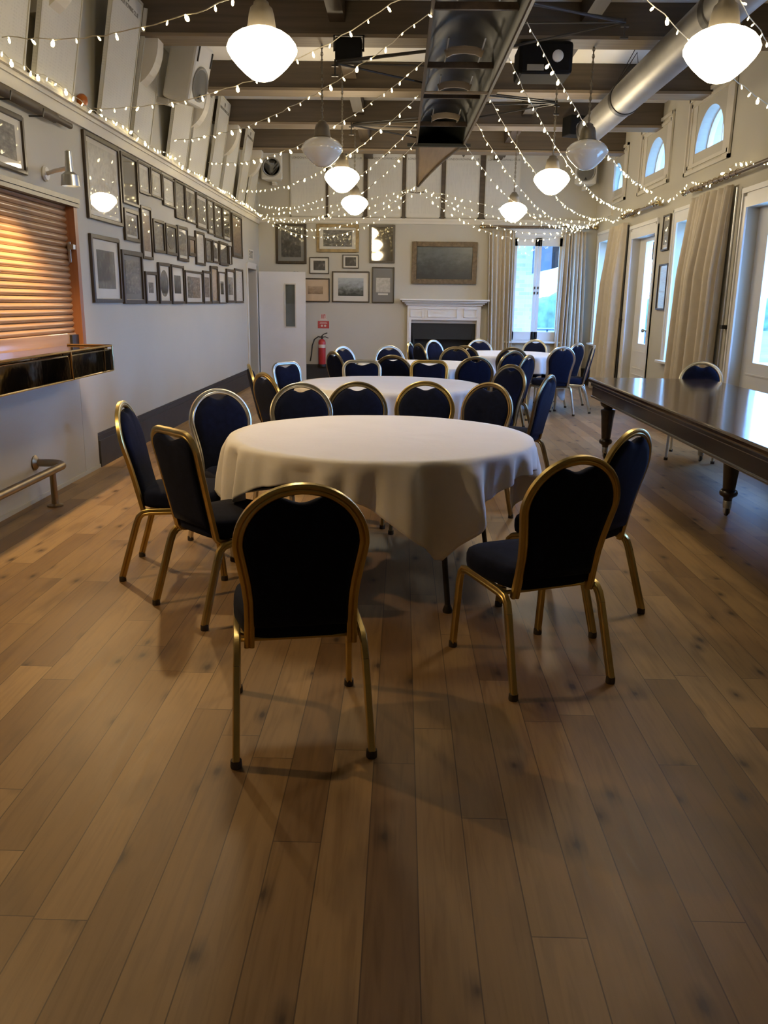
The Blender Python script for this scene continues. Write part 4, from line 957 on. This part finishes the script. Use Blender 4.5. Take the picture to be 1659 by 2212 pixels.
LF = [(7.19, 8.07, 2.07, 2.75), (8.1, 8.6, 2.29, 2.74), (8.61, 9.01, 2.45, 2.74), (9.03, 9.45, 2.46, 2.74), (9.47, 9.95, 2.42, 2.73), (9.96, 10.42, 2.34, 2.75), (10.44, 10.95, 2.34, 2.74), (10.98, 11.57, 2.31, 2.74), (11.59, 11.96, 2.29, 2.73), (11.99, 12.52, 2.28, 2.73), (12.56, 13.1, 2.28, 2.73), (13.22, 14.0, 2.08, 2.72),
 (8.11, 8.56, 1.96, 2.25), (8.63, 8.99, 1.82, 2.33), (9.03, 9.46, 1.91, 2.24), (9.5, 9.96, 1.91, 2.24), (9.99, 10.48, 1.87, 2.26), (10.5, 10.84, 1.95, 2.18), (10.86, 11.35, 1.86, 2.27), (11.39, 11.77, 1.92, 2.22), (11.83, 12.2, 1.93, 2.22), (12.25, 12.85, 1.92, 2.24), (12.91, 13.12, 1.95, 2.22),
 (7.19, 7.93, 1.39, 1.95), (7.97, 8.61, 1.38, 1.87), (8.66, 9.09, 1.38, 1.70), (9.15, 9.61, 1.38, 1.81), (9.65, 10.21, 1.38, 1.81), (10.26, 11.15, 1.38, 1.77), (11.19, 11.63, 1.38, 1.80), (11.64, 12.09, 1.38, 1.88), (12.13, 12.62, 1.38, 1.82), (12.69, 13.29, 1.39, 1.88), (13.32, 13.99, 1.39, 1.91), (5.25, 6.08, 2.24, 2.61)]
LD = [  # frame width, frame, mount, print, margin, oval, label
 (.035, 'frame_dark', 'mount', 'pr_pale', .06, 0, 'tallest framed print at the top left of the picture wall, reflecting a lamp'),
 (.030, 'frame_dark', 'mount_grey', 'pr_mirror', .03, 0, 'framed picture glaring gold, right of the tallest one in the top row'),
 (.022, 'frame_dark', 'mount', 'pr_pale', .12, 0, 'short framed picture third in the top row, right of the gold-glaring one'),
 (.022, 'frame_dark', 'mount', 'pr_pale', .14, 0, 'short pale picture fourth in the top row of the left wall'),
 (.022, 'frame_dark', 'mount', 'pr_sheet', .13, 0, 'slightly longer pale picture fifth in the top row of the left wall'),
 (.022, 'frame_dark', 'mount_grey', 'pr_mid', .05, 0, 'first of two touching tall pictures, sixth in the top row'),
 (.015, 'frame_dark', 'mount', 'pr_mid', .08, 0, 'second of two touching tall pictures, seventh in the top row'),
 (.028, 'frame_dark', 'mount', 'pr_mid', .10, 0, 'eighth picture in the top row of the left wall, with a wide dark frame'),
 (.018, 'frame_dark', 'mount', 'pr_mid', .10, 0, 'narrow ninth picture in the top row of the left wall'),
 (.030, 'frame_dark', 'mount_grey', 'pr_mid', .05, 0, 'thick-framed tenth picture in the top row of the left wall'),
 (.020, 'frame_dark', 'mount', 'pr_mirror', .08, 0, 'eleventh picture in the top row, catching yellow glare low down'),
 (.030, 'frame_dark', 'mount_grey', 'pr_sepia', .06, 0, 'long last picture of the top row, nearest the back wall'),
 (.035, 'frame_dark', 'mount', 'pr_mid', .08, 0, 'first picture of the middle row, under the gold-glaring one'),
 (.028, 'frame_dark', 'mount', 'pr_sepia', .10, 0, 'tall narrow picture second in the middle row'),
 (.028, 'frame_dark', 'mount_grey', 'pr_mid', .08, 0, 'third picture of the middle row, right of the tall narrow one'),
 (.032, 'frame_dark', 'mount_grey', 'pr_dark', .10, 1, 'fourth picture of the middle row, with an oval portrait'),
 (.032, 'frame_dark', 'mount', 'pr_mid', .08, 0, 'fifth picture of the middle row, with a wide dark frame'),
 (.040, 'frame_dark', 'mount_grey', 'pr_sepia', .02, 0, 'small dark wooden plaque sixth in the middle row'),
 (.030, 'frame_dark', 'mount', 'pr_sheet', .08, 0, 'pale tall seventh picture of the middle row'),
 (.025, 'frame_dark', 'mount_grey', 'pr_mid', .10, 1, 'small eighth picture of the middle row'),
 (.022, 'frame_dark', 'mount', 'pr_mid', .12, 0, 'small ninth picture of the middle row'),
 (.035, 'frame_dark', 'mount_grey', 'pr_mid', .05, 0, 'wide tenth picture of the middle row'),
 (.012, 'frame_dark', 'mount', 'pr_sheet', .08, 0, 'thin last picture of the middle row'),
 (.035, 'frame_dark', 'mount', 'pr_dark', .15, 0, 'large dark photograph in a cream mount at the lower left of the picture wall'),
 (.042, 'frame_dark', 'mount_grey', 'pr_mid', .10, 0, 'large framed lettered photograph second in the bottom row'),
 (.030, 'frame_dark', 'mount', 'pr_mid', .24, 0, 'small print in a wide mount, third in the bottom row'),
 (.032, 'frame_dark', 'mount', 'pr_dark', .10, 1, 'picture with a dark oval portrait in a white mount, fourth in the bottom row'),
 (.028, 'frame_dark', 'mount', 'pr_dark', .20, 0, 'white-mounted dark photograph fifth in the bottom row'),
 (.022, 'frame_dark', 'mount', 'pr_mid', .12, 0, 'widest picture of the bottom row, sixth along'),
 (.030, 'frame_dark', 'mount', 'pr_mid', .12, 0, 'seventh picture of the bottom row, right of the widest one'),
 (.034, 'frame_dark', 'mount_grey', 'pr_sepia', .02, 0, 'brown eighth picture of the bottom row, standing taller than its neighbours'),
 (.016, 'frame_dark', 'mount', 'pr_dark', .26, 0, 'ninth picture of the bottom row, small dark print in a thin frame'),
 (.036, 'frame_dark', 'mount', 'pr_mid', .16, 0, 'tenth picture of the bottom row, thick black frame'),
 (.030, 'frame_dark', 'mount', 'pr_sheet', .04, 0, 'last picture of the bottom row, pale sheet beside the doorway'),
 (.030, 'frame_dark', 'mount', 'pr_mid', .12, 0, 'framed team photograph at the far left edge, above the bar shutter')]
for (a0, a1, z0, z1), (fw, fm, mo, pr, m1, ov, lab) in zip(LF, LD):
    picture('L', a0, a1 - .012, z0, z1, fw, fm, mo, pr, m1, lab, group='framed pictures on the left wall', oval=bool(ov))
BG = 'framed pictures on the back wall'
picture('B', -2.32, -1.76, 2.09, 2.78, .045, 'frame_dark', 'mount_grey', 'pr_dark', .10, 'large upright dark photograph in a thick frame, leftmost at the top of the back wall', group=BG)
picture('B', -1.58, -.81, 2.30, 2.78, .055, 'frame_gold', 'mount', 'pr_mid', .09, 'wide gilt-framed print at the top centre of the back wall pictures', group=BG)
picture('B', -.62, -.16, 2.12, 2.78, .040, 'frame_dark', 'mount_grey', 'pr_mirror', .0, 'upright glazed picture reflecting lamp globes, top right of the group', group=BG)
picture('B', -1.71, -1.35, 1.92, 2.21, .016, 'frame_dark', 'mount', 'pr_dark', .16, 'small black-framed photograph in a cream mount, the left one of the two small ones', group=BG)
picture('B', -1.11, -.81, 2.02, 2.26, .016, 'frame_dark', 'mount', 'pr_dark', .12, 'smallest framed group photograph, under the gilt frame', group=BG)
picture('B', -1.87, -1.34, 1.42, 1.84, .020, 'frame_dark', 'pr_pink', 'pr_sepia', .20, 'buff-coloured drawing in a thin frame, lower left beside the open door', group=BG, mz=.29)
picture('B', -1.30, -.61, 1.42, 1.97, .024, 'frame_dark', 'mount', 'pr_land', .13, 'large river landscape print in a cream mount, bottom centre of the back wall', group=BG, mz=.17)
g_ = picture('B', -.57, -.16, 1.42, 2.05, .018, 'frame_dark', 'mount_grey', 'pr_pale', .14, 'small view in a tall grey mount, beside the fireplace', group=BG, mz=.27)
MB().bb(-.09, .09, -.015, -.012, -.175, -.145).build('caption_slip', M['mount'], g_, smooth=False)
picture('B', -2.02, -1.90, 1.42, 1.95, .03, 'frame_dark', 'mount_grey', 'pr_dark', .0, 'dark frame almost hidden behind the open door', group=BG)
o_ = picture('B', .15, 1.33, 1.77, 2.50, .085, 'frame_oil', 'mount_grey', 'oil', .0, 'dark oil painting in a heavy aged gilt frame over the fireplace', name='oil_painting', fd=.05)
picture('R', 11.36, 11.66, 2.14, 2.59, .022, 'frame_dark', 'mount', 'pr_mid', .12, 'upper of the two framed pictures between door and window on the right wall', group='pictures on the right wall')
picture('R', 11.27, 11.66, 1.38, 1.97, .022, 'frame_dark', 'mount', 'pr_sheet', .04, 'lower pale blue-lit framed sheet between door and window on the right wall', group='pictures on the right wall')

# ---------------------------------------------------------------- honours boards
BXS = [(-2.04, -1.41), (-1.36, -.74), (-.66, -.05), (.02, .64), (.72, 1.32), (1.42, 2.05)]
BN = ['leftmost honours board on the back wall', 'second honours board from the left on the back wall', 'third honours board from the left on the back wall', 'fourth honours board on the back wall, behind the tip of the boat', 'fifth honours board on the back wall, right of the boat', 'rightmost honours board on the back wall']
def crest(t, x, y, z, s=1.0):
    MB().prism([(x - .018 * s, z + .02 * s), (x + .018 * s, z + .02 * s), (x + .018 * s, z - .005 * s), (x, z - .026 * s), (x - .018 * s, z - .005 * s)], y - .002, y, 'XZ').build('crest', M['ink'], t, smooth=False)
for (x0, x1), lab in zip(BXS, BN):
    t = thing('honours_board', ((x0 + x1) / 2, YB - .005, 2.90), 0, lab, 'board', 'honours boards on the back wall')
    W = (x1 - x0) / 2; H = 1.12
    MB().bb(-W, W, -.03, 0, 0, H).build('panel', M['board'], t, smooth=False)
    MB().bb(-W, -W + .02, -.036, -.03, 0, H).bb(W - .02, W, -.036, -.03, 0, H).bb(-W, W, -.036, -.03, 0, .02).bb(-W, W, -.036, -.03, H - .02, H).build('edge_moulding', M['boardframe'], t, smooth=False)
    text_mesh('lettering', 'LONDON ROWING CLUB', .048, M['ink'], t, (0, -.031, H - .135), (PI / 2, 0, 0), .0005)
    crest(t, 0, -.03, H - .07, 1.3)
for a, b_ in zip(BXS[:-1], BXS[1:]):
    trim(MB().bb(a[1] + .005, b_[0] - .005, YB - .02, YB, 2.89, 4.04), M['beam'], 'dark batten between honours boards on the back wall')
LB = [(5.0, 6.05), (6.22, 6.90), (7.48, 8.22), (8.34, 8.90), (9.56, 10.30), (10.40, 11.20), (11.50, 12.10), (12.28, 13.0), (13.42, 13.95), (14.20, 14.80)]
LBN = ['leaning honours board at the top left edge of the photo', 'second leaning honours board from the left edge, before the orange beacon', 'leaning honours board just past the orange beacon', 'greenish leaning honours board with its whole top edge visible, left of the white loudspeaker',
 'leaning honours board directly beyond the white loudspeaker', 'second leaning honours board beyond the white loudspeaker', 'third leaning honours board beyond the white loudspeaker, with a crest', 'fourth leaning honours board beyond the white loudspeaker', 'last but one leaning honours board before the back wall', 'last leaning honours board on the left, next to the back wall']
tilt = math.atan2(.20, 1.08)
for (y0, y1), lab in zip(LB, LBN):
    t = thing('honours_board', (XL + .065, (y0 + y1) / 2, RAIL + .026), 0, lab, 'board', 'honours boards leaning along the left wall')
    t.rotation_euler = (0, tilt, 0)
    W = (y1 - y0) / 2; H = 1.10
    MB().bb(-.03, 0, -W, W, 0, H).build('panel', M['board'], t, smooth=False)
    MB().bb(0, .006, -W, -W + .02, 0, H).bb(0, .006, W - .02, W, 0, H).bb(0, .006, -W, W, 0, .02).bb(0, .006, -W, W, H - .02, H).build('edge_moulding', M['boardframe'], t, smooth=False)
    text_mesh('lettering', 'LONDON ROWING CLUB', .048, M['ink'], t, (.0012, 0, H - .135), (PI / 2, 0, PI / 2), .0005, sx=min(1, W / .3))
    MB().prism([(-.025, H - .05), (.025, H - .05), (.025, H - .08), (0, H - .105), (-.025, H - .08)], .0, .002, 'YZ').build('crest', M['ink'], t, smooth=False)

# ---------------------------------------------------------------- extinguisher, signs
t = thing('fire_extinguisher', (-1.48, YB - .10, .30), 0, 'red fire extinguisher with a black hose on the back wall by the open door', 'fire extinguisher')
MB().lathe([(.0, 0), (.062, 0), (.068, .01), (.068, .40), (.06, .43), (.035, .452), (.02, .46), (0, .46)], 24).build('cylinder', M['red'], t)
MB().lathe([(.069, .30), (.069, .36)], 24).build('paper_label', M['signwhite'], t)
MB().bb(-.016, .016, -.016, .016, .46, .52).tube([(0, 0, .52), (.04, 0, .55), (.10, 0, .57)], .009, 8).tube([(.0, 0, .49), (.06, 0, .50), (.12, 0, .475)], .008, 8).build('valve_handle', M['black'], t)
MB().tube([(0, 0, .49), (-.07, 0, .50), (-.14, 0, .45), (-.18, 0, .34), (-.195, 0, .18), (-.22, 0, .05)], .012, 10).build('hose', M['black'], t)
MB().lathe([(0, -.04), (.072, -.04), (.072, 0), (0, 0)], 24).bb(-.08, .08, .0, .10, -.04, -.0).build('base_bracket', M['black'], t)
t = thing('fire_sign', (-1.46, YB - .002, .95), 0, 'small red and white fire extinguisher sign above the extinguisher', 'sign')
MB().bb(-.105, .105, -.004, 0, 0, .13).build('panel', M['redsign'], t, smooth=False)
MB().bb(-.07, .07, -.004, 0, .14, .165).bb(-.05, .05, -.004, 0, .165, .26).build('pictogram_panel', M['signwhite'], t, smooth=False)
MB().bb(-.035, -.018, -.006, -.004, .175, .25).bb(0.0, .012, -.006, -.004, .175, .25).bb(.012, .035, -.006, -.004, .235, .25).bb(.028, .035, -.006, -.004, .18, .24).build('pictogram', M['redsign'], t, smooth=False)
sg = MB()
for x in (-.028, .032): sg.lathe([(0, 0), (.02, 0), (.02, .002), (0, .002)], 14, (x, -.004, .045), Matrix.Rotation(PI / 2, 3, 'X'))
sg.bb(-.07, .07, -.006, -.004, .085, .093).bb(-.06, .06, -.006, -.004, .103, .110).build('white_marks', M['signwhite'], t, smooth=False)
t = thing('exit_sign', (XL + .004, 14.86, 2.19), 0, 'small exit sign with dark lettering over the left doorway', 'sign')
MB().bb(-.004, 0, -.24, .24, -.09, .09).build('panel', M['cream'], t, smooth=False)
text_mesh('lettering', 'EXIT', .17, M['ink'], t, (.001, 0, 0), (PI / 2, 0, PI / 2), .001, sx=1.05)

# ---------------------------------------------------------------- fairy lights
bulb_me = None
def bulb_mesh():
    return MB().lathe([(0, 0), (.004, .002), (.0045, .014), (.0075, .016), (.0085, .026), (.0065, .038), (0, .043)], 8, (0, 0, 0), Matrix.Rotation(PI, 3, 'X'))
bm_obj = None
def string(p0, p1, sag, lab, pts=None, space=.155, seed=0):
    global bm_obj
    rnd = random.Random(seed)
    t = thing('fairy_lights', p0, 0, lab, 'string lights', 'strings of warm white fairy lights')
    P0 = Vector(p0); path = []
    if pts is None:
        P1 = Vector(p1); n = 40
        for i in range(n + 1):
            u = i / n; p = P0.lerp(P1, u); p.z -= 4 * sag * u * (1 - u); path.append(p - P0)
    else:
        Q = [Vector(q) for q in pts]; m = len(Q)
        for i in range(m - 1):
            a = Q[max(i - 1, 0)]; b = Q[i]; c = Q[i + 1]; d = Q[min(i + 2, m - 1)]
            for k in range(12):
                u = k / 12
                path.append(0.5 * ((2 * b) + (c - a) * u + (2 * a - 5 * b + 4 * c - d) * u * u + (3 * b - a - 3 * c + d) * u ** 3) - P0)
        path.append(Q[-1] - P0)
    wob = [p + Vector((rnd.uniform(-.006, .006), rnd.uniform(-.006, .006), rnd.uniform(-.008, .008))) for p in path]
    MB().tube(wob, .0032, 5).build('cable', M['cable'], t)
    acc = 0; nxt = rnd.uniform(0.02, space); cnt = 0
    for i in range(len(path) - 1):
        seg = (path[i + 1] - path[i]).length
        while nxt < acc + seg and cnt < 100:
            u = (nxt - acc) / seg; q = wob[i].lerp(wob[i + 1], u)
            if bm_obj is None:
                bm_obj = bulb_mesh().build('bulb', M['bulb'], t); b = bm_obj
            else:
                b = bm_obj.copy(); COL.objects.link(b); b.parent = t
            b.location = q; b.rotation_euler = (rnd.gauss(0, .55), rnd.gauss(0, .55), 0)
            s = rnd.choice((.6, .65, .7, .8, .95, 1.5)); b.scale = (s, s, min(s, 1.1))
            nxt += space * rnd.uniform(.75, 1.3); cnt += 1
        acc += seg
    return t
W_ = XL + .10
LS = [((-2.45, 4.3, 2.80), (.17, 3.3, 3.40), .30), ((-2.5, 5.6, 2.98), (.17, 4.5, 3.40), .24), ((W_, 7.25, 2.92), (.16, 5.8, 3.40), .22), ((-2.45, 9.4, 3.06), (.15, 6.5, 3.40), .20), ((-2.45, 11.0, 3.08), (.14, 7.7, 3.40), .24), ((-2.45, 13.0, 3.02), (.12, 8.9, 3.40), .28), ((-2.45, 14.6, 3.00), (.12, 10.2, 3.40), .36), ((W_, 15.45, 2.92), (.12, 11.2, 3.38), .44)]
for i, (a, b_, s) in enumerate(LS):
    string(a, b_, s, 'left fairy light string, %s' % ['nearest the camera, at the top left edge', 'second from the camera, passing above the nearest globe', 'third from the camera, starting by the orange beacon', 'fourth, crossing above the white loudspeaker boards', 'fifth from the camera, passing over the unlit globe', 'sixth from the camera, past the left unlit globe', 'seventh, reaching the boat at its last rigger', 'farthest back, starting in the back left corner'][i], seed=i + 1)
RS = [((.86, 4.0, 3.40), (3.38, 7.5, 3.0), .05), ((.86, 5.0, 3.40), (3.38, 7.4, 2.8), .12), ((.86, 6.7, 3.40), (3.36, 12.0, 2.92), .20), ((.84, 7.6, 3.40), (3.36, 13.6, 2.88), .28), ((.82, 9.0, 3.40), (3.36, 14.8, 2.86), .34), ((.80, 10.2, 3.40), (3.36, 15.4, 2.84), .42), ((.74, 11.3, 3.38), (3.30, 15.5, 2.82), .40)]
for i, (a, b_, s) in enumerate(RS):
    string(a, b_, s, 'right fairy light string, %s' % ['nearest the camera, crossing the top right corner', 'second from the camera, passing behind the right globe', 'third, starting at the boat beside the projector', 'fourth, crossing in front of the round duct', 'fifth, ending near the far arched window', 'sixth, ending in the back right corner', 'farthest back, left of the right-hand lit globes'][i], seed=i + 31)
string(None or (W_, 5.0, 2.93), None, 0, 'fairy lights running along the left picture rail', pts=[(W_, 5.0, 2.95)] + [(W_ + .03 * (k % 2), 5.0 + k * .75, 2.93 - .05 * (k % 2)) for k in range(1, 14)] + [(W_, 15.5, 2.88)], space=.15, seed=50)
string((3.33, 8.0, 2.83), None, 0, 'fairy lights looped along the right wall above the curtain poles', pts=[(3.33, 7.6, 2.84)] + [(3.33, 7.6 + k * .7, 2.83 - .10 * (k % 2)) for k in range(1, 11)] + [(3.30, 15.4, 2.78)], space=.14, seed=51)
tipL = (.19, 14.0, 3.16); cl = (W_, 15.35, 2.86); crn = (3.30, 15.4, 2.80)
for i, (s, y, d) in enumerate(((.50, 0, 'lowest, near the picture frames'), (.40, -.3, 'second lowest'), (.22, .2, 'middle one'), (.05, .5, 'uppermost, almost straight'))):
    string((cl[0], cl[1] + min(0, -i * .1), cl[2]), (tipL[0] - .02 * i, tipL[1] + y, tipL[2] + .03 * i), s, 'fairy lights from back left corner to boat tip, ' + d, seed=60 + i, space=.12)
for i, (s, y, d) in enumerate(((.46, 0, 'lowest, over the back window'), (.38, -.3, 'second lowest'), (.22, .2, 'middle one'), (.06, .5, 'uppermost, almost straight'))):
    string((tipL[0] + .03 + .02 * i, tipL[1] + y, tipL[2] + .03 * i), (crn[0], crn[1] - i * .12, crn[2]), s, 'fairy lights from boat tip to back right corner, ' + d, seed=70 + i, space=.12)

# ---------------------------------------------------------------- outside
g = MB().bb(-20, 60, -20, 90, -.42, -.12); og = g.build('ground', M['grass'], smooth=False); struct(og, 'green riverbank ground outside')
t = tag(MB().bb(1.2, 9, YB + .32, YB + 5.2, -.12, .12).bb(XR + .32, 9, -4, YB + .32, -.1, -.02).build('terrace', M['deck'], smooth=False), 'pale terrace outside the back window', 'terrace'); 
t = tag(MB().bb(-1.0, 2.92, YB + 3.0, YB + 9, .12, 4.5).build('brick_building', M['brick'], smooth=False), 'pale brick building seen through the left leaf of the back window', 'building')
t = thing('awning', (3.2, YB + 1.6, 2.55), 0, 'slate-blue canopy seen at the top of the back window', 'canopy')
MB().add([(-.45, 1.2, -.48), (1.6, 1.2, .13), (1.6, -1.2, .13), (-.45, -1.2, -.48), (-.45, 1.2, 1.0), (1.6, 1.2, 1.2), (1.6, -1.2, 1.2), (-.45, -1.2, 1.0)], [(0, 1, 2, 3), (4, 7, 6, 5), (0, 4, 5, 1), (1, 5, 6, 2), (2, 6, 7, 3), (3, 7, 4, 0)]).build('canopy', M['slate'], t, smooth=False)
MB().tube([(1.5, 1.1, .2), (1.5, 1.1, -2.43)], .03, 8).tube([(1.5, -1.1, .2), (1.5, -1.1, -2.43)], .03, 8).build('post', M['black'], t)
t = thing('railing', (4.4, YB + 5.0, .12), 0, 'dark balcony railing beyond the terrace', 'railing')
MB().bb(-1.9, 4, -.02, .02, .70, .74).bb(-1.9, 4, -.01, .01, .50, .52).build('top_rail', M['slate'], t, smooth=False)
for i in range(18): MB().bb(-1.9 + i * .34 - .02, -1.9 + i * .34 + .02, -.02, .02, 0, .72).build('post', M['slate'], t, smooth=False)
rnd = random.Random(4); pts = []; fsx = []; nu, nv = 160, 8
for i in range(nu + 1):
    for j in range(nv + 1):
        a = PI * j / nv; hgt = 2.1 + .35 * math.sin(i * .21) + .25 * math.sin(i * .53 + 1) + rnd.uniform(-.08, .08)
        pts.append((-6 + i * .5, 62 - 1.6 * math.cos(a) + rnd.uniform(-.1, .1), -.12 + hgt * math.sin(a) ** .6))
for i in range(nu):
    for j in range(nv): k = i * (nv + 1) + j; fsx.append((k, k + 1, k + nv + 2, k + nv + 1))
tag(MB().add(pts, fsx).build('hedge', M['leaf'], ang=3), 'long hazy green hedge in the distance beyond the terrace railing', 'hedge')
